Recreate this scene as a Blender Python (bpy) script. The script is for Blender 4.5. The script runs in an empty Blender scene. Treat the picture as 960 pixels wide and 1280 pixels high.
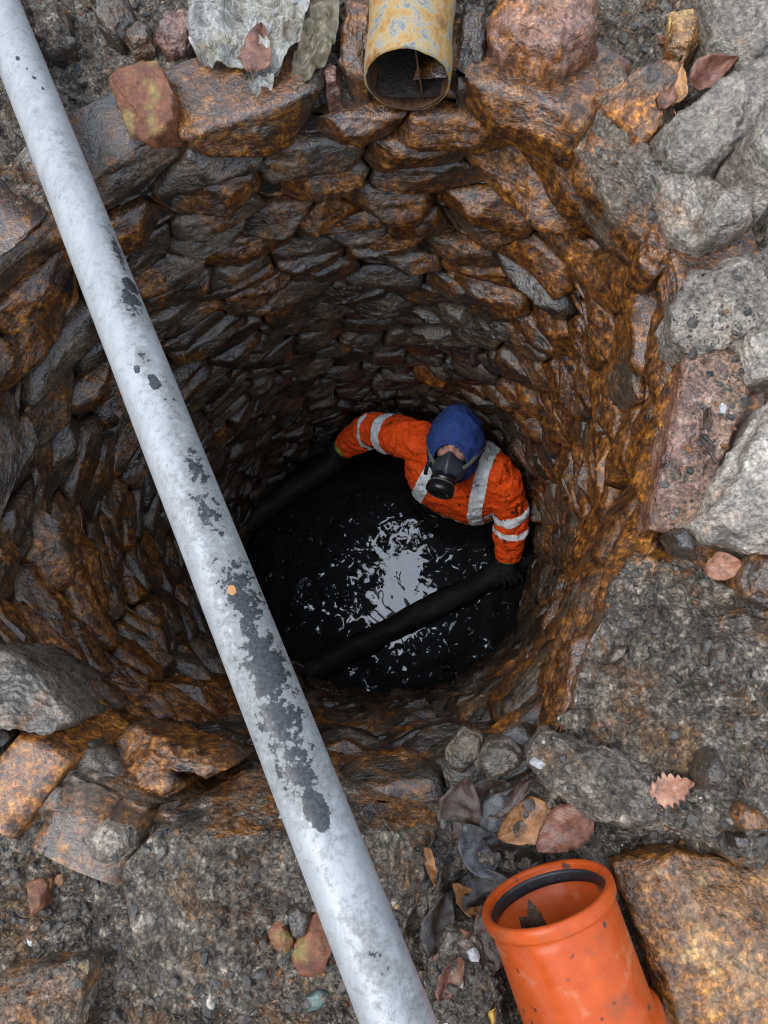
import bpy, bmesh, math, random
import numpy as np
from mathutils import Vector, Matrix
from mathutils.bvhtree import BVHTree

random.seed(7)
rng = np.random.default_rng(11)
scene = bpy.context.scene
COL = scene.collection
R_ = math.radians

# ------------------------------------------------------------------ camera
FPX = 1280 * 26.0 / 36.0
CAM = np.array([0.20, -0.38, 1.20])            # the lens, 1.2 m above the rim, just inside the near edge
_n = np.array([65.0, -165.0, -FPX]); _zc = -_n / np.linalg.norm(_n)
_yc = np.array([0, 1.0, 0]) - _zc * _zc[1]; _yc /= np.linalg.norm(_yc)
_xc = np.cross(_yc, _zc)
ROT = np.array([_xc, _yc, _zc])                # world = ROT @ camera
cd = bpy.data.cameras.new('camera'); cam = bpy.data.objects.new('camera', cd); COL.objects.link(cam)
cd.sensor_fit = 'VERTICAL'; cd.sensor_height = 36.0; cd.sensor_width = 27.0; cd.lens = 26.0
cd.clip_start = 0.02; cd.clip_end = 500.0
cam.matrix_world = Matrix.Translation(Vector(CAM)) @ Matrix([list(r) for r in ROT]).to_4x4()
scene.camera = cam

# ------------------------------------------------------------------ sky, sun, exposure
SUN_EL, SUN_AZ = 60.0, 255.0                   # overcast noon, light a little from the photographer's left
w = bpy.data.worlds.new('World'); scene.world = w; w.use_nodes = True
nt = w.node_tree; nt.nodes.clear()
o_ = nt.nodes.new('ShaderNodeOutputWorld'); b_ = nt.nodes.new('ShaderNodeBackground')
s_ = nt.nodes.new('ShaderNodeTexSky'); s_.sky_type = 'NISHITA'; s_.sun_disc = False
s_.sun_elevation = R_(SUN_EL); s_.sun_rotation = R_(SUN_AZ); s_.air_density = 1.0; s_.dust_density = 4.0; s_.ozone_density = 1.0
h_ = nt.nodes.new('ShaderNodeHueSaturation'); h_.inputs['Saturation'].default_value = 0.55
# a closed cloud deck in front of that sky: even in colour, and as on any overcast day three times as bright overhead as at the horizon
g_ = nt.nodes.new('ShaderNodeTexCoord'); z_ = nt.nodes.new('ShaderNodeSeparateXYZ'); k_ = nt.nodes.new('ShaderNodeMapRange')
nt.links.new(g_.outputs['Generated'], z_.inputs[0]); nt.links.new(z_.outputs[2], k_.inputs[0])
k_.inputs[1].default_value = 0; k_.inputs[2].default_value = 1; k_.inputs[3].default_value = 1 / 3; k_.inputs[4].default_value = 1.0
c_ = nt.nodes.new('ShaderNodeVectorMath'); c_.operation = 'SCALE'; c_.inputs[0].default_value = (5.5, 6.4, 7.8); nt.links.new(k_.outputs[0], c_.inputs['Scale'])
x_ = nt.nodes.new('ShaderNodeMix'); x_.data_type = 'RGBA'; x_.inputs[0].default_value = 0.8
nt.links.new(s_.outputs[0], h_.inputs['Color']); nt.links.new(h_.outputs[0], x_.inputs[6]); nt.links.new(c_.outputs[0], x_.inputs[7])
nt.links.new(x_.outputs[2], b_.inputs[0]); nt.links.new(b_.outputs[0], o_.inputs[0])
b_.inputs[1].default_value = 0.15
sd = bpy.data.lights.new('sun', 'SUN'); sun = bpy.data.objects.new('sun', sd); COL.objects.link(sun)
sd.energy = 0.8; sd.angle = R_(40); sd.color = (1.0, 0.97, 0.93)
_az = R_(SUN_AZ); _el = R_(SUN_EL)
SUN_DIR = Vector((math.sin(_az) * math.cos(_el), math.cos(_az) * math.cos(_el), math.sin(_el)))
sun.rotation_euler = SUN_DIR.to_track_quat('Z', 'Y').to_euler(); sun.location = (0, 0, 20)
vs = scene.view_settings
vs.view_transform = 'Standard'; vs.look = 'None'; vs.gamma = 1.0; vs.use_curve_mapping = False
vs.exposure = 1.2
scene.cycles.use_denoising = True
scene.cycles.filter_width = 1.1; scene.cycles.max_bounces = 6; scene.cycles.diffuse_bounces = 4; scene.cycles.glossy_bounces = 3

# ------------------------------------------------------------------ maths helpers
def ray(px, py): return ROT @ np.array([(px - 480) / FPX, -(py - 640) / FPX, -1.0])
def at(px, py, z=0.0):
    d = ray(px, py); return CAM + d * ((z - CAM[2]) / d[2])
def depth_of(P): return -((np.asarray(P) - CAM) @ ROT)[..., 2]

def _hash(ix, iy, iz, seed):
    h = (ix * 374761393 + iy * 668265263 + iz * 2147483647 + seed * 1274126177) & 0xFFFFFFFF
    h = ((h ^ (h >> 13)) * 1274126177) & 0xFFFFFFFF
    h = ((h ^ (h >> 16)) * 2246822519) & 0xFFFFFFFF
    return ((h ^ (h >> 15)) & 0xFFFFFF) / float(0x7FFFFF) - 1.0
def vnoise(P, seed=0):
    P = np.asarray(P, float); I = np.floor(P).astype(np.int64); f = P - I
    u = f * f * f * (f * (f * 6 - 15) + 10); r = 0
    for dx in (0, 1):
        wx = u[:, 0] if dx else 1 - u[:, 0]
        for dy in (0, 1):
            wy = u[:, 1] if dy else 1 - u[:, 1]
            for dz in (0, 1):
                wz = u[:, 2] if dz else 1 - u[:, 2]
                r = r + wx * wy * wz * _hash(I[:, 0] + dx, I[:, 1] + dy, I[:, 2] + dz, seed)
    return r
def fbm(P, size, octv=4, seed=0, gain=0.5, ridged=False):
    P = np.asarray(P, float) / size; a = 1.0; t = 0.0; r = 0
    for k in range(octv):
        n = vnoise(P * (2.03 ** k) + 17.3 * k, seed + k)
        if ridged: n = 1 - 2 * np.abs(n)
        r = r + a * n; t += a; a *= gain
    return r / t
def smooth01(x, a, b):
    t = np.clip((x - a) / (b - a), 0, 1); return t * t * (3 - 2 * t)

# ------------------------------------------------------------------ object helpers
def tag(o, label=None, cat=None, group=None, kind=None):
    if label: o['label'] = label
    if cat: o['category'] = cat
    if group: o['group'] = group
    if kind or cat: o['kind'] = kind or 'thing'
    return o
def empty(name, loc, label=None, cat=None, group=None):
    o = bpy.data.objects.new(name, None); COL.objects.link(o); o.location = Vector(loc); o.empty_display_size = 0.05
    return tag(o, label, cat, group)
def add(name, V, Fc, mat, parent=None, smooth=True, tint=None, origin=None, attr='tint'):
    """one mesh object from world-space vertices; origin moves the pivot, parent keeps the place"""
    V = np.asarray(V, float)
    if origin is None: origin = np.array([V[:, 0].mean(), V[:, 1].mean(), V[:, 2].min()])
    origin = np.asarray(origin, float)
    me = bpy.data.meshes.new(name)
    me.from_pydata((V - origin).tolist(), [], Fc if isinstance(Fc, list) else Fc.tolist())
    if smooth: me.polygons.foreach_set('use_smooth', [True] * len(me.polygons))
    if tint is not None:
        tint = np.asarray(tint, float)
        if tint.ndim == 1: tint = np.tile(tint, (len(V), 1))
        a = me.color_attributes.new(attr, 'FLOAT_COLOR', 'POINT')
        a.data.foreach_set('color', np.c_[tint, np.ones(len(V))].astype(np.float32).ravel())
    me.materials.append(mat); me.update()
    o = bpy.data.objects.new(name, me); COL.objects.link(o)
    place(o, origin, parent)
    return o
def place(o, origin, parent):
    if parent is None: o.location = Vector(origin)
    else:
        q = Vector(origin); p = parent
        while p is not None: q = q - p.location; p = p.parent      # parents only ever carry a location
        o.parent = parent; o.location = q
def normals_of(V, Fc):
    V = np.asarray(V, float); N = np.zeros_like(V)
    Fq = np.asarray([list(f) + ([f[-1]] if len(f) == 3 else []) for f in Fc])
    n = np.cross(V[Fq[:, 2]] - V[Fq[:, 0]], V[Fq[:, 3]] - V[Fq[:, 1]])
    for k in range(4): np.add.at(N, Fq[:, k], n)
    return N / np.maximum(np.linalg.norm(N, axis=1, keepdims=True), 1e-12)
def grid_faces(nu, nv, closed_u=False, base=0, flip=False):
    """rows nv of nu points each"""
    f = []
    for j in range(nv - 1):
        for i in range(nu if closed_u else nu - 1):
            a = base + j * nu + i; b = base + j * nu + (i + 1) % nu
            q = (a, b, b + nu, a + nu); f.append(q[::-1] if flip else q)
    return f
def lathe(profile, M=32, mat4=None, close_ends=False):
    """profile: list of (r, h) about local z"""
    V = []; nP = len(profile)
    for r, h in profile:
        for i in range(M):
            a = 2 * math.pi * i / M; V.append((r * math.cos(a), r * math.sin(a), h))
    Fc = grid_faces(M, nP, True)
    if close_ends:
        Fc.append(tuple(range(M))[::-1]); Fc.append(tuple((nP - 1) * M + i for i in range(M)))
    V = np.array(V)
    if mat4 is not None: V = (np.array(mat4)[:3, :3] @ V.T).T + np.array(mat4)[:3, 3]
    return V, Fc
def frame(origin, zdir, ref=(0, 0, 1)):
    z = np.array(zdir, float); z /= np.linalg.norm(z)
    r = np.array(ref, float)
    if abs(r @ z) > 0.98: r = np.array([1.0, 0, 0])
    x = np.cross(r, z); x /= np.linalg.norm(x); y = np.cross(z, x)
    m = np.eye(4); m[:3, 0] = x; m[:3, 1] = y; m[:3, 2] = z; m[:3, 3] = origin
    return m
def tube(path, radii, M=14, cap=True, flat=None, ref=(0, 0, 1)):
    """tapering tube along a path; flat = (kx, ky) squashes the section"""
    P = np.asarray(path, float); n = len(P); V = []
    kx, ky = flat if flat else (1, 1); xp = None
    for k in range(n):
        t = P[min(k + 1, n - 1)] - P[max(k - 1, 0)]; t /= np.linalg.norm(t)
        if xp is None:
            x = np.cross(np.array(ref, float), t)
            if np.linalg.norm(x) < 1e-3: x = np.cross(np.array([1.0, 0, 0]), t)
        else: x = xp - t * (xp @ t)
        x /= np.linalg.norm(x); xp = x; y = np.cross(t, x)
        for i in range(M):
            a = 2 * math.pi * i / M
            V.append(P[k] + radii[k] * (kx * math.cos(a) * x + ky * math.sin(a) * y))
    Fc = grid_faces(M, n, True)
    if cap: Fc.append(tuple(range(M))[::-1]); Fc.append(tuple((n - 1) * M + i for i in range(M)))
    return np.array(V), Fc
def catmull(P, n):
    P = np.asarray(P, float); m = len(P); out = []
    Q = np.vstack([2 * P[0] - P[1], P, 2 * P[-1] - P[-2]])
    for k in range(n):
        u = k / (n - 1) * (m - 1); i = min(int(u), m - 2); t = u - i
        a, b, c, d = Q[i], Q[i + 1], Q[i + 2], Q[i + 3]
        out.append(0.5 * (2 * b + (c - a) * t + (2 * a - 5 * b + 4 * c - d) * t * t + (3 * b - a - 3 * c + d) * t ** 3))
    return np.array(out)
def join(*parts):
    V = []; Fc = []; n = 0
    for v, f in parts:
        V.append(np.asarray(v)); Fc += [tuple(i + n for i in q) for q in f]; n += len(v)
    return np.vstack(V), Fc
def sphere(c, r, M=24, L=16):
    V = []
    for j in range(L + 1):
        p = math.pi * j / L
        for i in range(M):
            a = 2 * math.pi * i / M
            V.append((math.sin(p) * math.cos(a), math.sin(p) * math.sin(a), -math.cos(p)))
    V = np.array(V) * np.asarray(r) + np.asarray(c)
    return V, grid_faces(M, L + 1, True)
def remesh(V, Fc, voxel, smooth_it=3):
    me = bpy.data.meshes.new('tmp'); me.from_pydata(np.asarray(V).tolist(), [], Fc)
    o = bpy.data.objects.new('tmp', me); COL.objects.link(o)
    m = o.modifiers.new('r', 'REMESH'); m.mode = 'VOXEL'; m.voxel_size = voxel
    if smooth_it:
        s = o.modifiers.new('s', 'SMOOTH'); s.iterations = smooth_it; s.factor = 0.5
    dg = bpy.context.evaluated_depsgraph_get(); ev = o.evaluated_get(dg); em = ev.to_mesh()
    V2 = np.zeros(len(em.vertices) * 3); em.vertices.foreach_get('co', V2); V2 = V2.reshape(-1, 3)
    F2 = [tuple(p.vertices) for p in em.polygons]
    ev.to_mesh_clear(); bpy.data.objects.remove(o); bpy.data.meshes.remove(me)
    return V2, F2

# ------------------------------------------------------------------ materials
class Mat:
    def __init__(s, name):
        s.m = bpy.data.materials.new(name); s.m.use_nodes = True; s.t = s.m.node_tree; s.t.nodes.clear()
        s.out = s.t.nodes.new('ShaderNodeOutputMaterial'); s.b = s.t.nodes.new('ShaderNodeBsdfPrincipled')
        s.t.links.new(s.b.outputs[0], s.out.inputs[0])
    def n(s, kind, **kw):
        x = s.t.nodes.new('ShaderNode' + kind)
        for k, v in kw.items(): setattr(x, k, v)
        return x
    def put(s, sock, val):
        if isinstance(val, (int, float)): sock.default_value = val
        elif isinstance(val, (tuple, list)): sock.default_value = (list(val) + [1.0])[:len(sock.default_value)] if len(val) == 3 and len(sock.default_value) == 4 else val
        else: s.t.links.new(val, sock)
    def pos(s, obj=False):
        if obj: return s.n('TexCoord').outputs['Object']
        return s.n('NewGeometry').outputs['Position']
    def mapv(s, v, scale=(1, 1, 1), rot=(0, 0, 0)):
        m = s.n('Mapping'); m.inputs['Scale'].default_value = scale; m.inputs['Rotation'].default_value = rot; s.put(m.inputs['Vector'], v); return m.outputs[0]
    def noise(s, v, scale, detail=6, rough=0.55, dist=0.0):
        x = s.n('TexNoise'); s.put(x.inputs['Vector'], v); x.inputs['Scale'].default_value = scale; x.inputs['Detail'].default_value = detail
        x.inputs['Roughness'].default_value = rough; x.inputs['Distortion'].default_value = dist; return x.outputs['Fac']
    def vor(s, v, scale, feature='F1', out='Distance'):
        x = s.n('TexVoronoi', feature=feature); s.put(x.inputs['Vector'], v); x.inputs['Scale'].default_value = scale; return x.outputs[out]
    def ramp(s, f, stops, interp='LINEAR'):
        x = s.n('ValToRGB'); x.color_ramp.interpolation = interp; e = x.color_ramp.elements
        while len(e) < len(stops): e.new(0.5)
        for k, (p, c) in enumerate(stops):
            e[k].position = p; e[k].color = (c, c, c, 1) if isinstance(c, (int, float)) else (*c, 1)
        s.put(x.inputs[0], f); return x.outputs[0]
    def mix(s, f, a, b, mode='MIX'):
        x = s.n('Mix', data_type='RGBA', blend_type=mode); s.put(x.inputs[0], f); s.put(x.inputs[6], a); s.put(x.inputs[7], b); return x.outputs[2]
    def math(s, op, a, b=0.0, c=0.0, clamp=False):
        x = s.n('Math', operation=op, use_clamp=clamp); s.put(x.inputs[0], a); s.put(x.inputs[1], b); s.put(x.inputs[2], c); return x.outputs[0]
    def step(s, f, a, b):
        x = s.n('MapRange', interpolation_type='SMOOTHSTEP'); s.put(x.inputs[0], f); s.put(x.inputs[1], a); s.put(x.inputs[2], b); return x.outputs[0]
    def sep(s, v):
        x = s.n('SeparateXYZ'); s.put(x.inputs[0], v); return x.outputs
    def attr(s, name='tint'): return s.n('Attribute', attribute_name=name).outputs['Color']
    def bump(s, h, strength=0.5, dist=0.01, prev=None):
        x = s.n('Bump'); x.inputs['Strength'].default_value = strength; x.inputs['Distance'].default_value = dist; s.put(x.inputs['Height'], h)
        if prev is not None: s.put(x.inputs['Normal'], prev)
        return x.outputs[0]
    def set(s, **kw):
        names = dict(color='Base Color', rough='Roughness', metal='Metallic', normal='Normal', spec='Specular IOR Level', ior='IOR', coat='Coat Weight', coatr='Coat Roughness', coatior='Coat IOR', sub='Subsurface Weight', trans='Transmission Weight', sheen='Sheen Weight', alpha='Alpha')
        for k, v in kw.items(): s.put(s.b.inputs[names[k]], v)
        return s.m

def make_stone(name='rubble_stone', dirt=True, cols=((.006, .004, .0025), (.027, .0172, .0098), (.060, .041, .024), (.16, .13, .095))):
    # tint: R brightness, G rust, B dry grey dirt lying on the top faces
    m = Mat(name); p = m.pos(); t = m.sep(m.attr())
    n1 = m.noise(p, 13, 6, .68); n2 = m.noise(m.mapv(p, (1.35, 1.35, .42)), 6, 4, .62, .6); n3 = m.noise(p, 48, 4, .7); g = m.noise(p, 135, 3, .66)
    lam = m.noise(m.mapv(p, (7, 7, 62)), 1.0, 3, .65, .6)
    def grey3(f, k, c):
        x = m.n('CombineXYZ'); [m.put(x.inputs[q], m.math('MULTIPLY_ADD', f, k, c)) for q in range(3)]; return x.outputs[0]
    base = m.ramp(m.math('ADD', m.math('MULTIPLY', n1, .62), m.math('MULTIPLY', lam, .38)), list(zip((.35, .46, .56, .70), cols)))
    base = m.mix(1.0, base, grey3(t[0], 1.35, .42), 'MULTIPLY')
    gy = m.n('HueSaturation'); m.put(gy.inputs['Color'], base); m.put(gy.inputs['Saturation'], m.math('MULTIPLY_ADD', t[0], -.15, 1.05)); base = gy.outputs[0]
    rust = m.ramp(n3, [(.32, (.018, .006, .002)), (.45, (.070, .023, .0035)), (.57, (.185, .062, .006)), (.74, (.42, .175, .02))])
    rust = m.mix(1.0, rust, grey3(t[0], .8, .55), 'MULTIPLY')
    rm = m.step(m.math('ADD', m.math('ADD', m.math('MULTIPLY', n2, 1.05), m.math('MULTIPLY', n1, .70)), m.math('MULTIPLY', t[1], .60)), 1.04, 1.34)
    colr = m.mix(m.math('MULTIPLY', rm, .93), base, rust)
    h = m.math('ADD', m.math('MULTIPLY', n3, .7), m.math('MULTIPLY', lam, .35)); rough = .5; wet = m.math('MULTIPLY', m.step(n1, .70, .46), m.math('SUBTRACT', 1.0, m.math('MULTIPLY', t[0], .22), clamp=True))
    if dirt:
        nz = m.sep(m.n('NewGeometry').outputs['Normal'])[2]
        dm = m.math('MULTIPLY', m.step(m.math('ADD', m.math('ADD', nz, m.math('MULTIPLY', n1, 1.1)), m.math('MULTIPLY', n3, .4)), 1.15, 1.55), t[2])
        dm = m.math('MULTIPLY', dm, m.step(m.math('ADD', n2, t[2]), .62, 1.15))
        wv = m.n('TexNoise'); m.put(wv.inputs['Vector'], p); wv.inputs['Scale'].default_value = 45
        wp = m.mix(.010, p, wv.outputs['Color'], 'ADD'); cr = m.vor(wp, 75, 'DISTANCE_TO_EDGE'); cc = m.sep(m.vor(wp, 75, 'F1', 'Color'))
        dn = m.noise(p, 30, 6, .78)
        d1 = m.ramp(dn, [(.31, (.015, .011, .008)), (.43, (.066, .052, .038)), (.54, (.160, .130, .098)), (.71, (.40, .345, .275))])
        d1 = m.mix(.5, d1, m.ramp(cc[0], [(.0, .45), (.6, 1.0), (.85, 1.5), (1, 2.3)]), 'MULTIPLY')
        big = m.noise(p, 7, 4, .7, .4)
        d2 = m.mix(m.math('MULTIPLY', m.step(big, .51, .64), .62), d1, m.ramp(n3, [(.3, (.050, .022, .009)), (.5, (.15, .075, .03)), (.72, (.38, .20, .07))]))
        d3 = m.mix(m.math('MULTIPLY', m.step(big, .43, .33), .5), d2, m.ramp(dn, [(.36, (.006, .0058, .0055)), (.55, (.040, .038, .036)), (.75, (.20, .19, .18))]))
        d3 = m.mix(1.0, d3, m.ramp(cr, [(.0, .62), (.12, .96), (.3, 1.08)]), 'MULTIPLY')
        colr = m.mix(dm, colr, d3)
        rough = m.mix(dm, (.5,) * 3, m.ramp(big, [(.36, .35), (.5, .6), (.62, .85)]))
        h = m.math('ADD', h, m.math('MULTIPLY', m.math('ADD', dn, m.math('MINIMUM', cr, .25)), m.math('MULTIPLY', dm, 1.6)))
        wet = m.math('MULTIPLY', wet, m.math('SUBTRACT', 1.0, dm))
    colr = m.mix(.8, colr, m.ramp(g, [(.34, .30), (.50, .95), (.66, 1.8)]), 'MULTIPLY')  # fine grain and pit dirt; shading of the bump's pits also put into colour
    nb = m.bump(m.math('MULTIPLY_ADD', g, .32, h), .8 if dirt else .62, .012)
    m.put(m.b.inputs['Coat Normal'], nb)
    return m.set(color=colr, rough=rough, normal=nb, spec=.35, coat=wet, coatr=.06, coatior=1.6)
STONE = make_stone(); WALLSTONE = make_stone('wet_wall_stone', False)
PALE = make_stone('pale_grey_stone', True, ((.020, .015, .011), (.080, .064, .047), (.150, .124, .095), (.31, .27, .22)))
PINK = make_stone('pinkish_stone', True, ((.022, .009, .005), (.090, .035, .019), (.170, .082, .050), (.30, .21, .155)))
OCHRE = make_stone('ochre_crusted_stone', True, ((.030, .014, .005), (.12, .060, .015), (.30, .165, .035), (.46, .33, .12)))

def make_mortar():
    m = Mat('mud_bedding'); p = m.pos()
    c = m.ramp(m.noise(p, 22, 8, .65), [(.3, (.006, .004, .003)), (.6, (.024, .015, .009)), (.8, (.06, .035, .018))])
    return m.set(color=c, rough=.5, normal=m.bump(m.noise(p, 60, 8, .65), .9, .02))
MORTAR = make_mortar()

def make_grit():
    m = Mat('grit'); p = m.pos(); t = m.attr()
    c = m.mix(1.0, m.ramp(m.noise(p, 160, 5, .6), [(.3, .45), (.7, 1.6)]), t, 'MULTIPLY')
    return m.set(color=c, rough=m.ramp(m.noise(p, 90, 3), [(.35, .35), (.7, .85)]), normal=m.bump(m.noise(p, 320, 4, .6), .5, .003), spec=.5)
GRIT = make_grit()

def simple(name, col, rough=.5, metal=0., var=.35, scale=40, bump=.3, spec=.5, **kw):
    m = Mat(name); p = m.pos()
    n = m.noise(p, scale, 7, .62)
    c = m.mix(1.0, col, m.ramp(n, [(.25, 1 - var), (.75, 1 + var)]), 'MULTIPLY')
    return m.set(color=c, rough=m.ramp(m.noise(p, scale * .7, 4), [(.3, max(.03, rough - .12)), (.7, min(1, rough + .12))]), metal=metal, normal=m.bump(m.noise(p, scale * 3, 5, .6), bump, .004), spec=spec, **kw)

# ------------------------------------------------------------------ shape of the shaft
WATER_Z = -2.16
_rt = [(-180, .73), (-160, .735), (-135, .70), (-118, .665), (-106, .645), (-88, .605), (-72, .615), (-58, .635), (-50, .61), (-29, .562), (-14, .565), (10, .602), (22, .65), (30, .675), (43, .68), (53, .70), (66, .665), (75, .625), (89, .605), (102, .585), (119, .59), (142, .65), (160, .71), (180, .73)]
_rb = [(-180, .70), (-150, .66), (-120, .63), (-93, .60), (-58, .61), (-31, .63), (-7, .62), (21, .63), (60, .63), (113, .62), (132, .63), (150, .66), (180, .70)]
def _tab(tab, th):
    d = np.degrees(th); d = (d + 180) % 360 - 180
    return np.interp(d, [a for a, b in tab], [b for a, b in tab])
def _tabs(tab, th): return (_tab(tab, th - .07) + _tab(tab, th) + _tab(tab, th + .07)) / 3
def shaft_r(th, z):
    th = np.asarray(th, float); z = np.asarray(z, float)
    t = smooth01(-z, -0.05, 1.3)
    return _tabs(_rt, th) * (1 - t) + _tabs(_rb, th) * t
def rim_r(th): return _tabs(_rt, th)
def wall_hit(px, py):
    d = ray(px, py); d = d / np.linalg.norm(d)
    for k in range(1, 4000):
        q = CAM + d * (k * .001 + .6)
        if math.hypot(q[0], q[1]) >= shaft_r(math.atan2(q[1], q[0]), q[2]) and q[2] < .25: return math.atan2(q[1], q[0]), q[2]
    return None

# ------------------------------------------------------------------ ground: one sheet with the shaft's mouth in it
def clods(P):
    return .030 * np.abs(fbm(P, .042, 2, 21)) + .020 * np.abs(fbm(P, .018, 2, 27)) + .005 * fbm(P, .008, 2, 31) - .010
def ground_h(x, y):
    x = np.asarray(x, float); y = np.asarray(y, float)
    P = np.c_[x.ravel(), y.ravel(), np.zeros(x.size)]
    r = np.hypot(P[:, 0], P[:, 1])
    near = smooth01(r, 6.0, 2.0)
    h = -.030 + .020 * fbm(P, .22, 3, 5) + near * (.014 * fbm(P, .07, 3, 9) + clods(P))
    h = h + .10 * smooth01(r, 2.0, 9.0) * fbm(P, 1.7, 3, 77)
    h = h + .34 * smooth01(np.hypot((P[:, 0] - .25) / 1.2, P[:, 1] + 1.75), .85, .15)       # spoil heap behind the photographer's feet
    for px, py, rad, dp in PITS:
        c = at(px, py, -.03); h = h - dp * np.exp(-(((P[:, 0] - c[0]) ** 2 + (P[:, 1] - c[1]) ** 2) / rad ** 2))
    return h.reshape(x.shape)
PITS = [(600, 1075, .07, .028), (545, 1200, .06, .03), (700, 1075, .05, .03), (915, 735, .04, .06), (815, 1075, .04, .04), (120, 1150, .05, .03), (150, 1230, .06, .03), (300, 1290, .08, .03), (905, 432, .05, .05), (900, 300, .05, .05), (905, 560, .03, .04), (880, 655, .04, .05), (945, 480, .04, .03)]      # hollows between the stones
def build_ground():
    nt_ = 840; rr = [0.0]
    while rr[-1] < 40: rr.append(rr[-1] + (.0045 if rr[-1] < .62 else .0045 + (rr[-1] - .62) * .22))
    th = np.linspace(-math.pi, math.pi, nt_, endpoint=False)
    r0 = rim_r(th) + .045
    rows = [np.c_[(r0 + .03) * np.cos(th), (r0 + .03) * np.sin(th), np.full(nt_, -.32)], np.c_[(r0 + .012) * np.cos(th), (r0 + .012) * np.sin(th), np.full(nt_, -.16)]]
    for q in rr:
        x = (r0 + q) * np.cos(th); y = (r0 + q) * np.sin(th)
        z = ground_h(x, y) - .05 * math.exp(-q / .02)
        rows.append(np.c_[x, y, z])
    V = np.vstack(rows); Fc = grid_faces(nt_, len(rows), True)
    P = V * [1, 1, 0]
    tint = np.c_[.45 + .3 * fbm(P, .16, 3, 3), .18 + .22 * fbm(P, .3, 3, 4), np.full(len(V), 1.0)]
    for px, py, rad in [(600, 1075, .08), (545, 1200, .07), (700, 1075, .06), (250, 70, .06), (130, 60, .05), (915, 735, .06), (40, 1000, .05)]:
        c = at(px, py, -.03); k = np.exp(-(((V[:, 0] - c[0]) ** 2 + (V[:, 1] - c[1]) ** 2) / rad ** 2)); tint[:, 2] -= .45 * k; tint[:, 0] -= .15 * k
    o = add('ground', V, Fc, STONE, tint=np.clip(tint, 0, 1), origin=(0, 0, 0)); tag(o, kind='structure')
    return V, Fc
GV, GF = build_ground()

# ------------------------------------------------------------------ the stone lining
def clip_poly(poly, nx, ny, c):
    out = []; n = len(poly)
    for i in range(n):
        a = poly[i]; b = poly[(i + 1) % n]
        da = nx * a[0] + ny * a[1] - c; db = nx * b[0] + ny * b[1] - c
        if da <= 0: out.append(a)
        if da * db < 0:
            t = da / (da - db); out.append((a[0] + t * (b[0] - a[0]), a[1] + t * (b[1] - a[1])))
    return out
RREF = .63; SPAN = 2 * math.pi * RREF; AX = .44
def lining_seeds():
    seeds = []
    for px, py in [(22, 262), (165, 232), (318, 172), (445, 160), (560, 165), (640, 150), (722, 250), (790, 262), (838, 330), (800, 400), (822, 560), (778, 690), (640, 220), (540, 225), (385, 230), (260, 250)]:
        h = wall_hit(px, py)
        if h: seeds.append((h[0] * RREF, h[1], 1))
    z = -.06; k = 0
    while z > WATER_Z - .12:
        f = min(1.0, max(0, -z / 1.45))
        hgt = (.118 * (1 - f) + .062 * f) * random.uniform(.86, 1.14)
        s = -SPAN / 2 + random.uniform(0, .1)
        while s < SPAN / 2 - .04:
            wd = (.215 * (1 - f) + .140 * f) * random.choice([.62, .8, 1.0, 1.0, 1.25, 1.5])
            c = (s + wd / 2, z - hgt / 2 + random.gauss(0, hgt * .20))
            if wd > .2 and random.random() < .35 or random.random() < .10:      # two thin stones instead of one
                cand = [(c[0] + random.gauss(0, .01), c[1] + hgt * .24), (c[0] + random.gauss(0, .02), c[1] - hgt * .26)]
            else: cand = [c]
            for q in cand:
                if all(((((q[0] - m[0] + SPAN / 2) % SPAN) - SPAN / 2) * AX) ** 2 + (q[1] - m[1]) ** 2 > .066 ** 2 for m in seeds if m[2]):
                    seeds.append((q[0], q[1], 0))
            s += wd
        z -= hgt; k += 1
    return seeds
TOPV, TOPF = [], []
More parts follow.
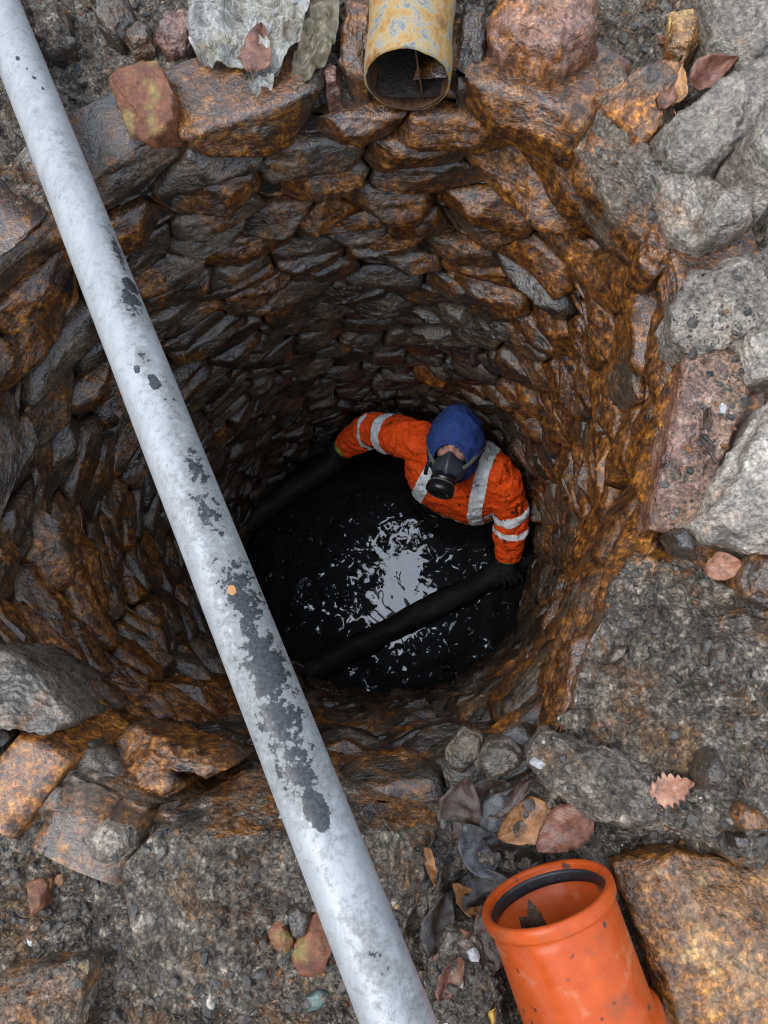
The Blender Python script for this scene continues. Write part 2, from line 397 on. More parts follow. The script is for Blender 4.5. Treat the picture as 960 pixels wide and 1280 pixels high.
def build_lining():
    seeds = lining_seeds(); S = np.array([(a, b) for a, b, c in seeds])
    ext = np.vstack([S, S + [SPAN, 0], S - [SPAN, 0]]) * [AX, 1]
    root = empty('shaft_wall', (0, 0, WATER_Z - .2), 'round dry-stone shaft lining of wet rust-stained rubble going down to black water', 'wall')
    # muddy bed behind the stones
    nt_, nz_ = 220, 90
    th = np.linspace(-math.pi, math.pi, nt_, endpoint=False); rows = []
    for z in np.linspace(-.07, WATER_Z - .2, nz_):
        q = np.c_[np.cos(th), np.sin(th), np.zeros(nt_)]
        r = shaft_r(th, z) + .034 + .010 * fbm(np.c_[q[:, 0], q[:, 1], np.full(nt_, z)], .05, 3, 40)
        rows.append(np.c_[r * np.cos(th), r * np.sin(th), np.full(nt_, z)])
    add('mud_bedding', np.vstack(rows), grid_faces(nt_, nz_, True), MORTAR, root, origin=(0, 0, WATER_Z - .2))
    stones = []
    for i, (s0, z0) in enumerate(S):
        c = np.array([s0 * AX, z0]); d = ext - c; d2 = (d ** 2).sum(1); order = np.argsort(d2)[1:34]
        poly = [(-.26, -.22), (.26, -.22), (.26, .22), (-.26, .22)]
        for j in order:
            if d2[j] < 1e-9: continue
            poly = clip_poly(poly, d[j, 0], d[j, 1], d2[j] / 2)
            if len(poly) < 3: break
        if len(poly) < 3: continue
        top = -.004 + .022 * math.sin(i * 12.9898) - z0
        if abs(math.degrees(s0 / RREF) - 74) < 12: top = min(top, -.062 - z0)      # the iron pipe beds on these
        if -86 < math.degrees(s0 / RREF) < -58: top = min(top, -.07 - z0)           # the leaf-filled hollow in the near rim
        poly = clip_poly(poly, 0, 1, top)
        if len(poly) < 3: continue
        pl = np.array(poly) / [AX, 1]                                   # metres, about the seed
        if (pl[:, 0].max() - pl[:, 0].min()) < .03 or (pl[:, 1].max() - pl[:, 1].min()) < .018: continue
        stones.append((s0, z0, pl))
    recs = []
    for i, (s0, z0, pl) in enumerate(stones):
        rg = np.random.default_rng(1000 + i)
        big = max(np.ptp(pl[:, 0]), np.ptp(pl[:, 1]))
        up = z0 > -.95
        M = 44 if up else 30; K = 11 if up else 7
        cen = pl.mean(0); q = pl - cen
        # joints between 4 and 9 mm, corners worn
        gap = rg.uniform(.001, .0032)
        corner = np.sort(np.arctan2(q[:, 1], q[:, 0]) % (2 * math.pi)); ang = np.linspace(0, 2 * math.pi, M, endpoint=False)
        for ca in corner: ang[np.argmin(np.abs(ang - ca))] = ca
        ang = np.sort(ang)
        E = np.roll(q, -1, 0) - q; L = np.linalg.norm(E, axis=1); ok = L > 1e-4
        En = np.c_[E[:, 1], -E[:, 0]] / np.maximum(L, 1e-9)[:, None]     # outward for a counter-clockwise polygon
        En = En[ok]; Ec = (En * q[ok]).sum(1) - gap
        if (Ec <= .004).any(): Ec = np.maximum(Ec, .004)
        dirs = np.c_[np.cos(ang), np.sin(ang)]
        t = np.min(np.where(dirs @ En.T > 1e-6, Ec[None, :] / np.maximum(dirs @ En.T, 1e-6), 9), axis=1)
        ts = (np.roll(t, 1) + 4 * t + np.roll(t, -1)) / 6; t = np.minimum(t, ts * 1.03)
        t = t * (1 + .035 * fbm(np.c_[dirs * 1.0, np.full(M, i * 3.7)], .55, 3, 50))
        prof = np.array([0.0] + list(np.linspace(1.0 / K, 1, K) ** .8))
        pts = (t[None, :, None] * prof[1:, None, None]) * dirs[None]        # K,M,2
        P2 = np.vstack([[[0, 0]], pts.reshape(-1, 2)])
        # chiselled face: a tilted plane cut by one chamfer for each joint side
        proud = rg.uniform(.005, .030) + (.014 if rg.random() < .18 else 0)
        h = proud + P2[:, 0] * rg.normal(0, .13) + P2[:, 1] * rg.normal(-.08, .18)
        De = Ec[None, :] - P2 @ En.T
        for e in range(len(En)):
            h = np.minimum(h, (rg.uniform(-.014, .004) + De[:, e] * rg.choice([.5, .7, .9, 1.3, 2.2])) if En[e, 1] > .45 else (rg.uniform(-.014, .006) + De[:, e] * rg.choice([.8, 2.0, 4.0, 6.0, 8.0])))
        for _ in range(rg.integers(1, 4)):                                  # broken-off corners
            a = rg.uniform(0, 2 * math.pi); h = np.minimum(h, proud + rg.uniform(.000, .018) + (P2 @ [math.cos(a), math.sin(a)]) * rg.uniform(.25, .8))
        rho = np.r_[0, np.repeat(prof[1:], M)]
        h = h - .004 * np.maximum(rho - .88, 0) / .12
        def to3(P, out):
            s = s0 + cen[0] + P[:, 0]; z = z0 + cen[1] + P[:, 1]; th = s / RREF
            r = shaft_r(th, z) - out
            return np.c_[r * np.cos(th), r * np.sin(th), z]
        V = to3(P2, h)
        n0 = len(V)
        back = .16 if z0 > -.16 else .05
        edge = P2[-M:]
        V = np.vstack([V, to3(edge * 1.0, np.full(M, -.026)), to3(edge * .96, np.full(M, -back * .6)), to3(edge * .90, np.full(M, -back))])
        Fc = [(0, 1 + k, 1 + (k + 1) % M) for k in range(M)]
        Fc += grid_faces(M, K + 3, True, 1, flip=True)
        Nn = normals_of(V, Fc)
        amp = .0042 if up else .0038
        lay = V * [1, 1, 2.6] if rg.random() < .6 else V * [1.7, 1.7, 1]
        disp = amp * fbm(lay + i * .37, .042, 4, 60, .55) + .0024 * fbm(V + i * .11, .014, 2, 70, ridged=True)
        fade = np.r_[np.ones(n0), np.full(M, .6), np.zeros(2 * M)]
        V = V + Nn * (disp * fade)[:, None]
        if np.einsum('ij,ij->', Nn[1:n0], -V[1:n0] * [1, 1, 0]) < 0: Fc = [f[::-1] for f in Fc]
        thd = math.degrees((s0 + cen[0]) / RREF); zz = z0
        # ochre seeps down the right-hand wall and the upper courses, less on the far wall lower down
        right = math.exp(-((thd - 12) / 42) ** 2); lowleft = math.exp(-((thd + 140) / 45) ** 2); far = math.exp(-((thd - 75) / 40) ** 2)
        seep = .33 + .22 * max(0, 1 + zz / .8) + .62 * right * (1 - .45 * min(1, -zz / 1.9)) + .26 * lowleft + .22 * far * max(0, 1 + zz / .6) - .34 * min(1, max(0, -zz - .9) / .8)
        rust = float(np.clip(seep + rg.normal(0, .16), 0, 1.0))
        bright = float(np.clip(.50 + rg.normal(0, .24), .08, 1.6))
        tint = (bright, rust, .0 if zz < -.10 else .15)
        ctr = V[:n0].mean(0); dep = depth_of(ctr); nrm = -ctr * [1, 1, 0] / np.linalg.norm(ctr[:2]); vd = (CAM - ctr) / np.linalg.norm(CAM - ctr)
        area = abs(np.ptp(pl[:, 0]) * np.ptp(pl[:, 1])) / dep ** 2 * max(.02, nrm @ vd)
        uvw = (ROT.T @ (ctr - CAM)); pxx = 480 + FPX * uvw[0] / -uvw[2]
        if pxx < -30: area *= .02
        recs.append((area, V, Fc, tint))
        if z0 > -.2: TOPV.append(V); TOPF.append(Fc)
    recs.sort(key=lambda r: -r[0])
    for area, V, Fc, tint in recs[:300]:
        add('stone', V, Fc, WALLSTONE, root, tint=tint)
    rest = recs[300:]
    if rest:
        V, Fc = join(*[(r[1], r[2]) for r in rest])
        tn = np.vstack([np.tile(r[3], (len(r[1]), 1)) for r in rest])
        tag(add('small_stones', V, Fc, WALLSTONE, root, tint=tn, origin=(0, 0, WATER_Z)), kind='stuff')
    print('lining stones', len(recs))
build_lining()

# ------------------------------------------------------------------ black water
def make_water():
    m = Mat('black_sludge_water'); p = m.pos(); w0 = at(503, 735, WATER_Z)
    fine = m.noise(p, 21, 6, .66, 1.2); mid = m.noise(p, 7, 4, .55, 1.0)
    dv = m.n('VectorMath', operation='DISTANCE'); m.put(dv.inputs[0], m.mapv(p, (1, .55, 1))); dv.inputs[1].default_value = (w0[0], w0[1] * .55, WATER_Z)
    d = m.math('ADD', dv.outputs['Value'], m.math('MULTIPLY', m.math('SUBTRACT', mid, .5), .35))
    film = m.step(m.math('ADD', m.math('MULTIPLY', fine, .75), m.math('MULTIPLY', m.step(d, .0, .22), .20)), .485, .515)      # matt clots of sludge drift round one clear pool
    col = m.mix(film, (.0012, .0012, .0015), (.0030, .0028, .0026))
    rough = m.mix(film, (.02,) * 3, (.38,) * 3)
    h = m.math('ADD', m.math('MULTIPLY', mid, .12), m.math('ADD', m.math('MULTIPLY', fine, .06), m.math('MULTIPLY', film, .6)))
    return m.set(color=col, rough=rough, ior=1.33, spec=m.math('SUBTRACT', .5, m.math('MULTIPLY', film, .40)), normal=m.bump(h, .5, .02), coat=m.math('SUBTRACT', 1.0, film), coatr=.02, coatior=2.0)
WATER = make_water()
def build_water():
    n = 150; rows = []; th = np.linspace(0, 2 * math.pi, n, endpoint=False)
    for q in np.linspace(.02, 1, 60):
        r = (shaft_r(th, WATER_Z) + .02) * q; P = np.c_[r * np.cos(th), r * np.sin(th), np.zeros(n)]
        P[:, 2] = WATER_Z + .0035 * fbm(P, .16, 3, 90) + .0018 * fbm(P, .05, 3, 95)
        rows.append(P)
    V = np.vstack(rows); Fc = grid_faces(n, 60, True) + [tuple(range(n))[::-1]]
    tag(add('water', V, Fc, WATER, origin=(0, 0, WATER_Z)), 'black sludge water at the bottom of the shaft', kind='structure')
build_water()

# ------------------------------------------------------------------ stones round the mouth
BV = [GV]; BF = [GF]; AV = [GV] + TOPV; AF = [GF] + TOPF      # B: what grit falls on, A: everything leaves can rest on
def resample(P, M):
    P = np.vstack([P, P[:1]]); L = np.r_[0, np.cumsum(np.linalg.norm(np.diff(P, axis=0), axis=1))]
    u = np.linspace(0, L[-1], M, endpoint=False); return np.c_[np.interp(u, L, P[:, 0]), np.interp(u, L, P[:, 1])]
def rock(name, label, cat, outline, ztop, zbot=-.14, tint=(.5, .3, .6), grad=(0, 0), cut=None, M=96, K=20, amp=.011, edge=.02, group=None, mat=None, seed=0, dome=0., taper=.94, fine=.004, clod=0., wob=.06):
    """a stone whose top outline is given in photo pixels and laid on its own height above the ground"""
    seed = seed or (abs(hash_name(label)) % 900 + 1)
    o0 = np.array([at(x, y, ztop)[:2] for x, y in outline]); c0 = o0.mean(0)
    def zfun(x, y):
        z = ztop + grad[0] * (x - c0[0]) + grad[1] * (y - c0[1])
        if cut:
            k = np.array([at(cut[0], cut[1], ztop)[0], at(cut[0], cut[1], ztop)[1]]); z = np.minimum(z, ztop + cut[2] * (x - k[0]) + cut[3] * (y - k[1]))
        return z
    o = o0.copy()
    for _ in range(8):
        o = np.array([at(px, py, float(zfun(q[0], q[1])))[:2] for (px, py), q in zip(outline, o)])
    if sum(o[i][0] * o[(i + 1) % len(o)][1] - o[(i + 1) % len(o)][0] * o[i][1] for i in range(len(o))) < 0: o = o[::-1]
    B = resample(o, M); B = (np.roll(B, 1, 0) + 3 * B + np.roll(B, -1, 0)) / 5
    c = B.mean(0); size = np.linalg.norm(B - c, axis=1).mean()
    B = B + (B - c) / np.linalg.norm(B - c, axis=1)[:, None] * (size * wob * fbm(np.c_[B, np.full(M, seed)], size * .35, 3, seed))[:, None]
    prof = np.linspace(1.0 / K, 1, K) ** .85
    P = np.vstack([[c], (c + prof[:, None, None] * (B - c)[None]).reshape(-1, 2)])
    rho = np.r_[0, np.repeat(prof, M)]
    z = zfun(P[:, 0], P[:, 1]) + dome * (1 - rho ** 2)
    z = z - edge * smooth01(rho, 1 - min(.5, edge * 1.3 / size), 1.0) ** 1.5
    rg = np.random.default_rng(seed)
    for _ in range(4):                                             # split faces
        a = rg.uniform(0, 6.28); d = np.array([math.cos(a), math.sin(a)])
        z = np.minimum(z, zfun(P[:, 0], P[:, 1]) + dome + size * rg.uniform(.12, .3) - ((P - c) @ d) * rg.uniform(.25, .7))
    V = np.c_[P, z]; n0 = len(V)
    zb = V[-M:, 2]; sides = []
    for k, f in enumerate([.14, .34, .58, .8, 1.0]):
        s = 1.0 + .035 * math.sin(f * 2.2) - (1 - taper) * f
        sides.append(np.c_[c + (B - c) * s, zb * (1 - f) + zbot * f])
    V = np.vstack([V] + sides)
    Fc = [(0, 1 + k, 1 + (k + 1) % M) for k in range(M)] + grid_faces(M, K + 5, True, 1)
    Fc = [f if len(f) == 3 else f[::-1] for f in Fc]
    Fc.append(tuple(len(V) - M + k for k in range(M)))
    Nn = normals_of(V, [f for f in Fc if len(f) <= 4])
    if Nn[:n0, 2].mean() < 0: Nn = -Nn
    sc = max(.02, size * .5); amp = amp * min(1, size / .07)
    V = V + Nn * (amp * fbm(V, sc, 4, seed, .55) + amp * .5 * fbm(V * [1, 1, 2.2], sc * .35, 3, seed + 5, .55, True) + min(1, size / .09) ** 2 * fine * fbm(V, .011, 2, seed + 9))[:, None]
    if clod:
        cm = smooth01(fbm(V * [1, 1, 0], .10, 3, seed + 21), -.35, .25) * smooth01(Nn[:, 2], .6, .9)
        V[:, 2] += clod * clods(V * [1, 1, 0]) * cm
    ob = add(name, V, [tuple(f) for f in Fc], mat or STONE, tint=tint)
    me = ob.data; bm = bmesh.new(); bm.from_mesh(me); bmesh.ops.recalc_face_normals(bm, faces=bm.faces); bm.to_mesh(me); bm.free()
    AV.append(V); AF.append([f for f in Fc if len(f) <= 4])
    if mat in (None, PINK, PALE) and tint[2] >= .5: BV.append(V); BF.append([f for f in Fc if len(f) <= 4])
    return tag(ob, label, cat, group)
def hash_name(s):
    h = 7
    for ch in s: h = (h * 31 + ord(ch)) % 1000003
    return h
G1 = 'stones round the mouth of the shaft'
ROCKS = [
 # right-hand side, top to bottom
 ('boulder', 'rounded red and cream boulder beside the rusty iron pipe', [(608, 8), (640, -22), (700, -30), (748, -12), (752, 40), (700, 78), (655, 66), (620, 44)], .07, dict(mat=PINK, tint=(0.95, 0.52, 0.10), dome=.03, amp=.016, cut=None)),
 ('boulder', 'dark wet stone wedged between the iron pipe and the red boulder', [(572, 30), (585, -5), (606, 0), (612, 45), (598, 80), (574, 88)], .035, dict(tint=(0.34, .35, 0))),
 ('boulder', 'grey stone cut off by the upper right corner of the picture', [(880, -10), (930, -40), (1000, -30), (1010, 60), (950, 78), (900, 48)], .07, dict(mat=PALE, tint=(0.75, 0.10, 0.40))),
 ('boulder', 'small brown stone half buried above the yellowish stone', [(842, 5), (872, -2), (880, 40), (862, 62), (840, 50)], .03, dict(mat=OCHRE, tint=(0.95, 0.42, 0.15))),
 ('boulder', 'mud-smeared slab with rusty lower edge sloping into the shaft at upper right', [(712, 92), (760, 62), (800, 105), (808, 170), (842, 240), (852, 292), (812, 272), (770, 246), (732, 196), (714, 150)], .015, dict(tint=(1.80, 0.30, 0.60), grad=(.35, .10), zbot=-.16, taper=.86, amp=.012)),
 ('boulder', 'yellowish stone with an upturned orange edge under the fallen leaves', [(752, 104), (800, 82), (852, 64), (866, 84), (838, 108), (832, 150), (800, 168), (786, 140), (766, 124)], .055, dict(tint=(2.03, .62, .35), edge=.012)),
 ('boulder', 'long lumpy grey stone lying diagonally below the fallen leaves', [(824, 150), (860, 128), (905, 96), (960, 66), (1010, 60), (1010, 150), (930, 178), (905, 200), (868, 204), (838, 190)], .085, dict(mat=PALE, tint=(0.85, 0.04, 0.40), dome=.02, amp=.016)),
 ('boulder', 'pale angular slab with orange flecks at the upper right rim', [(804, 172), (838, 186), (868, 206), (900, 214), (925, 240), (918, 270), (884, 298), (852, 288), (826, 240), (812, 205)], .045, dict(mat=PALE, tint=(1.10, 0.22, 0.35), grad=(-.05, .05), amp=.010)),
 ('boulder', 'flat buff stone with a grey top leaning on the pale slab', [(884, 262), (896, 232), (925, 222), (950, 238), (944, 268), (915, 282), (890, 286)], .075, dict(mat=PALE, tint=(0.80, 0.28, 0.40))),
 ('cobble', 'smooth round greenish grey cobble at the right edge', [(916, 190), (926, 160), (956, 140), (990, 145), (1000, 200), (975, 238), (938, 222)], .11, dict(mat=PALE, tint=(0.90, 0.05, 0.20), dome=.045, amp=.005, edge=.05, fine=.001)),
 ('boulder', 'rust-brown knob of stone under the pale slab', [(806, 286), (826, 268), (846, 292), (846, 322), (822, 336), (804, 320)], -.01, dict(tint=(0.57, .85, .1), zbot=-.12)),
 ('boulder', 'broad grey block with cream front edge on the right rim', [(846, 372), (868, 334), (920, 318), (985, 302), (1010, 360), (985, 408), (930, 426), (868, 430), (850, 412)], .055, dict(mat=PALE, tint=(1.00, 0.16, 0.50), zbot=-.10, taper=.88, amp=.012)),
 ('boulder', 'small pale upright stone stuck in dirt at the right edge', [(936, 416), (962, 400), (995, 410), (990, 462), (946, 466)], .075, dict(mat=PALE, tint=(1.10, 0.00, 0.25))),
 ('boulder', 'long pinkish red block forming the right-hand rim', [(858, 446), (886, 432), (930, 436), (935, 500), (905, 570), (880, 640), (846, 664), (818, 656), (828, 590), (846, 510)], .03, dict(mat=PINK, tint=(0.95, 0.28, 0.50), zbot=-.11, taper=.86, amp=.008, edge=.012)),
 ('boulder', 'large cream and grey stone with orange underside above the earthy slab', [(904, 596), (925, 552), (965, 496), (1030, 480), (1030, 690), (965, 684), (900, 672), (866, 652), (892, 634)], .085, dict(mat=PALE, tint=(1.20, 0.24, 0.30), zbot=-.08, amp=.012, edge=.03)),
 ('boulder', 'dark rounded stone with a rusty foot beside the black gap', [(934, 716), (950, 690), (1000, 692), (1010, 756), (968, 756), (940, 742)], .055, dict(tint=(0.80, 0.35, 0.20))),
 ('slab', 'wide earth-covered slab filling the right-hand foreground', [(772, 728), (800, 692), (832, 668), (872, 690), (925, 738), (985, 760), (1040, 800), (1040, 1070), (930, 1076), (830, 1040), (760, 1006), (716, 982), (700, 940), (694, 902), (716, 880), (736, 820), (752, 770)], .02, dict(tint=(1.01, .36, 1.0), zbot=-.10, taper=.93, M=220, K=90, amp=.013, edge=.018, clod=.8)),
 ('slab', 'flat grey-topped slab nose jutting over the leaf pile', [(660, 950), (690, 918), (724, 934), (790, 950), (850, 985), (858, 1040), (800, 1046), (735, 1026), (690, 992)], .045, dict(tint=(2.40, 0.10, 0.80), zbot=-.10, amp=.009, edge=.03)),
 ('boulder', 'yellow ochre crusted stone beside the orange plastic pipe', [(776, 1092), (850, 1078), (930, 1086), (1020, 1095), (1020, 1330), (850, 1330), (828, 1250), (806, 1180)], .04, dict(mat=OCHRE, tint=(1.20, .76, .45), amp=.008, edge=.02, zbot=-.1, M=120, K=30)),
 # near side
 ('block', 'big squared block with chamfered wet face and dirt-heaped top in front of the shaft', [(140, 1088), (176, 1056), (232, 1004), (330, 984), (430, 976), (542, 970), (552, 1012), (548, 1062), (528, 1130), (498, 1190), (455, 1250), (300, 1270), (196, 1236), (156, 1160)], .065, dict(tint=(1.30, 0.45, 1.00), cut=(350, 1050, .05, -2.2), zbot=-.26, M=220, K=80, amp=.007, edge=.010, clod=1.1)),
 ('slab', 'flat rust-red slab leaning inward at the lower left rim', [(120, 950), (150, 912), (230, 938), (284, 962), (262, 972), (214, 962), (222, 988), (196, 1004), (160, 990)], -.03, dict(tint=(1.20, 0.60, 0.10), grad=(.05, -.45), zbot=-.26)),
 ('slab', 'long brown wet slab tipping into the shaft at the lower left', [(-20, 930), (40, 924), (112, 930), (160, 985), (204, 1010), (176, 1044), (120, 1032), (60, 1020), (-20, 1000)], -.005, dict(tint=(1.10, 0.30, 0.10), grad=(.05, -.35), zbot=-.26)),
 ('boulder', 'grey lichened stone face with an orange stain at the left edge', [(-40, 800), (6, 812), (42, 846), (72, 900), (44, 918), (-40, 914)], .0, dict(mat=PALE, tint=(0.45, 0.35, 0.10), grad=(.1, -.6), zbot=-.26)),
 ('boulder', 'small flat grey stone between the wet slabs and the big block', [(94, 1052), (126, 1024), (162, 1034), (164, 1064), (140, 1084), (106, 1078)], .02, dict(tint=(2.40, 0.00, 0.50), amp=.006)),
 ('boulder', 'reddish edged stone in the bottom left corner', [(-30, 1238), (40, 1222), (96, 1214), (90, 1260), (70, 1330), (-30, 1330)], .035, dict(tint=(2.00, 0.40, 0.55), amp=.009)),
 ('boulder', 'lumpy dark stone between the big block and the orange pipe', [(528, 1190), (556, 1150), (596, 1160), (630, 1230), (640, 1330), (560, 1330), (534, 1260)], .02, dict(tint=(0.48, .15, .7), amp=.014)),
 ('boulder', 'wet dark cobble in the gap next to the aluminium pole', [(512, 1106), (536, 1068), (556, 1086), (560, 1140), (536, 1172), (516, 1150)], .0, dict(tint=(0.34, .2, .2))),
 ('boulder', 'pebbly grey lump at the near rim above the leaf pile', [(594, 958), (610, 930), (640, 926), (660, 948), (640, 972), (612, 978)], -.01, dict(tint=(0.90, .1, .4), amp=.012)),
 ('boulder', 'pale brown stone on the near rim below the water', [(558, 940), (580, 912), (604, 920), (606, 948), (580, 968), (560, 962)], -.035, dict(tint=(1.16, .2, .0), amp=.010)),
 # far side and left
 ('block', 'gravel-topped dark block behind the pole at upper left', [(28, -16), (70, -8), (82, 44), (52, 54), (36, 40)], .03, dict(tint=(0.57, .3, .9))),
 ('boulder', 'dark grey angular stone at the top edge left of the plastic sheet', [(106, -12), (150, -20), (160, 14), (136, 34), (118, 22)], .045, dict(tint=(0.48, .15, .2))),
 ('boulder', 'brown crumbly stone just above the brick fragment', [(148, 36), (172, 20), (192, 28), (188, 50), (162, 58)], .02, dict(tint=(0.63, .36, .4))),
 ('boulder', 'dull purple stone touching the left side of the plastic sheet', [(188, 32), (206, 4), (240, 0), (246, 36), (226, 52), (200, 52)], .03, dict(mat=PINK, tint=(0.50, 0.10, 0.20))),
 ('boulder', 'rusty stone with blue-grey spots left of the iron pipe', [(424, 30), (430, -10), (466, -10), (466, 50), (456, 84), (428, 78)], .03, dict(tint=(0.52, .6, .2))),
 ('boulder', 'small red stone under the corner of the plastic sheet', [(398, 86), (412, 70), (424, 78), (422, 102), (406, 108)], .0, dict(mat=PINK, tint=(0.50, 0.40, 0.00))),
 ('boulder', 'reddish slab with dirty top on the far left rim', [(-20, 236), (28, 222), (60, 226), (64, 262), (30, 276), (-20, 266)], -.01, dict(tint=(0.63, .55, .7), zbot=-.14)),
]
for nm, lb, ol, zt, kw in ROCKS:
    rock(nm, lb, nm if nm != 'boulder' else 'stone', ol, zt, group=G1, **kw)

# ------------------------------------------------------------------ aluminium pole across the mouth
def make_pole_mat():
    # tint: R where the smears gather, G dark paint patches, B rust
    m = Mat('dirty_aluminium'); p = m.pos(); t = m.sep(m.attr()); al = m.mapv(p, (30, 11, 30), (0, 0, -.36))
    q = m.noise(p, 60, 7, .70, .25); q2 = m.noise(al, 1.6, 6, .62, .6); f = m.noise(p, 210, 4, .6)
    c = m.ramp(q2, [(.3, (.27, .28, .285)), (.7, (.36, .37, .37))])
    lg = m.noise(m.mapv(m.pos(True), (150, 150, 9)), 1, 4, .6)
    sm = m.math('ADD', m.math('MULTIPLY_ADD', t[0], .40, .025), m.math('ADD', m.math('MULTIPLY', q, .75), m.math('MULTIPLY', lg, .36)))
    grey = m.step(sm, .56, .80); dark = m.step(sm, .83, .88)
    c = m.mix(m.math('MULTIPLY', grey, .75), c, m.ramp(f, [(.3, (.085, .085, .08)), (.7, (.19, .19, .18))]))
    scr = m.math('MULTIPLY', m.step(m.math('ABSOLUTE', m.math('SUBTRACT', m.noise(al, 3.2, 3, .5, 1.8), .5)), .012, .004), m.step(m.noise(p, 9, 2), .50, .58))
    c = m.mix(m.math('MULTIPLY', scr, .6), c, (.10, .105, .11))
    pt = m.step(m.math('ADD', t[1], m.math('MULTIPLY', m.math('SUBTRACT', q, .5), 1.1)), .42, .48)
    dk = m.math('MAXIMUM', dark, pt)
    c = m.mix(dk, c, m.ramp(f, [(.35, (.007, .008, .010)), (.7, (.045, .05, .055))]))
    c = m.mix(m.step(m.math('ADD', t[2], m.math('MULTIPLY', m.math('SUBTRACT', q, .5), 1.0)), .45, .52), c, (.42, .19, .06))
    r = m.mix(dk, m.mix(grey, m.ramp(q2, [(.3, .38), (.7, .52)]), (.62,) * 3), m.ramp(q, [(.4, .25), (.6, .55)]))
    return m.set(color=c, rough=r, metal=m.math('MULTIPLY', m.math('SUBTRACT', 1.0, m.math('MAXIMUM', dk, grey)), .2), normal=m.bump(m.math('SUBTRACT', m.math('MULTIPLY', f, .5), m.math('MULTIPLY', dk, .4)), .3, .002), spec=.5)
def build_pole():
    A = at(-5, 0, .047); B = at(499, 1280, .262)
    rad = .0412
    d = B - A; L = np.linalg.norm(d); u = d / L
    A = A - u * .30; B = B + u * .42; L = np.linalg.norm(B - A)
    n = 620; M = 64; F = frame(A, u); h = np.linspace(0, L, n); ang = np.linspace(0, 2 * math.pi, M, endpoint=False)
    H, T = np.meshgrid(h, ang, indexing='ij')
    r = rad + .0004 * fbm(np.c_[H.ravel() * 6, np.cos(T).ravel(), np.sin(T).ravel()], .8, 2, 3).reshape(H.shape)
    loc = np.stack([r * np.cos(T), r * np.sin(T), H], -1).reshape(-1, 3)
    V = loc @ F[:3, :3].T + A
    Fc = grid_faces(M, n, True)
    # wall of the tube at both ends
    inner = []
    for hh in (0.0, .25):
        inner.append(np.c_[(rad - .004) * np.cos(ang), (rad - .004) * np.sin(ang), np.full(M, hh)] @ F[:3, :3].T + A)
    b0 = len(V); V = np.vstack([V] + inner)
    Fc += [(i, b0 + i, b0 + (i + 1) % M, (i + 1) % M) for i in range(M)] + grid_faces(M, 2, True, b0, flip=True)
    Fc.append(tuple((n - 1) * M + i for i in range(M)))
    # image position of every point along the pole drives where the smears lie on the tube itself
    fr = H.ravel() / L
    x = np.cos(T).ravel(); y = np.sin(T).ravel()
    side = F[:3, :2]; tov = CAM - (A + u * L * .5); tov /= np.linalg.norm(tov)
    vx, vy = side[:, 0] @ tov, side[:, 1] @ tov; k = math.hypot(vx, vy); vx /= k; vy /= k
    front = x * vx + y * vy; lat = x * (-vy) + y * vx                       # lat: across the seen face, -1..1
    if (side @ np.array([-vy, vx])) @ np.array([1, 0, 0]) < 0: lat = -lat
    Q = np.c_[H.ravel(), lat * .045, front * .045]
    def blob(c, l, w, ang_w=.0):
        return np.exp(-(((H.ravel() - c) / l) ** 2 + ((lat - ang_w) / w) ** 2)) * (front > -.2)
    pys = np.array([_py(A + u * q) for q in h]); pos_of = lambda py: h[int(np.argmin(np.abs(pys - py)))]
    m = 0 * lat
    for py, l, w, a, g in [(400, .05, .45, .55, .9), (470, .03, .35, .2, .7), (520, .05, .35, .6, .6), (600, .07, .5, .5, .8), (655, .06, .7, .3, .8), (760, .09, .8, .35, .9), (850, .09, .9, .2, 1.0), (905, .06, .9, .0, 1.0), (965, .06, .9, .0, .9), (1190, .06, .5, .1, .5), (1250, .05, .4, .5, .4), (165, .02, .2, -.2, .3), (330, .07, .25, .8, .8), (220, .06, .25, .5, .35)]:
        m = np.maximum(m, g * blob(pos_of(py), l, w, a))
    pt = 0 * lat
    for py, l, w, a, g in [(1012, .030, .40, .05, 1.0), (478, .010, .16, -.15, .9), (497, .017, .24, .25, .9), (98, .008, .13, -.05, .8), (112, .008, .10, .15, .7), (124, .008, .10, .3, .7), (136, .009, .12, .45, .7), (378, .022, .3, .75, .8)]:
        pt = np.maximum(pt, g * blob(pos_of(py), l, w, a))
    rust = blob(pos_of(748), .008, .16, .10)
    g, grey = m, pt
    tint = np.c_[np.clip(g, 0, 1), grey, rust]; tint = np.vstack([tint, np.zeros((2 * M, 3)) + [.4, .0, 0]])
    tag(add('pole', V, Fc, make_pole_mat(), tint=tint, origin=A), 'long grimy aluminium pole lying diagonally across the shaft mouth', 'pole')
def _py(P):
    c = ROT.T @ (P - CAM); return 640 - FPX * c[1] / -c[2]
build_pole()

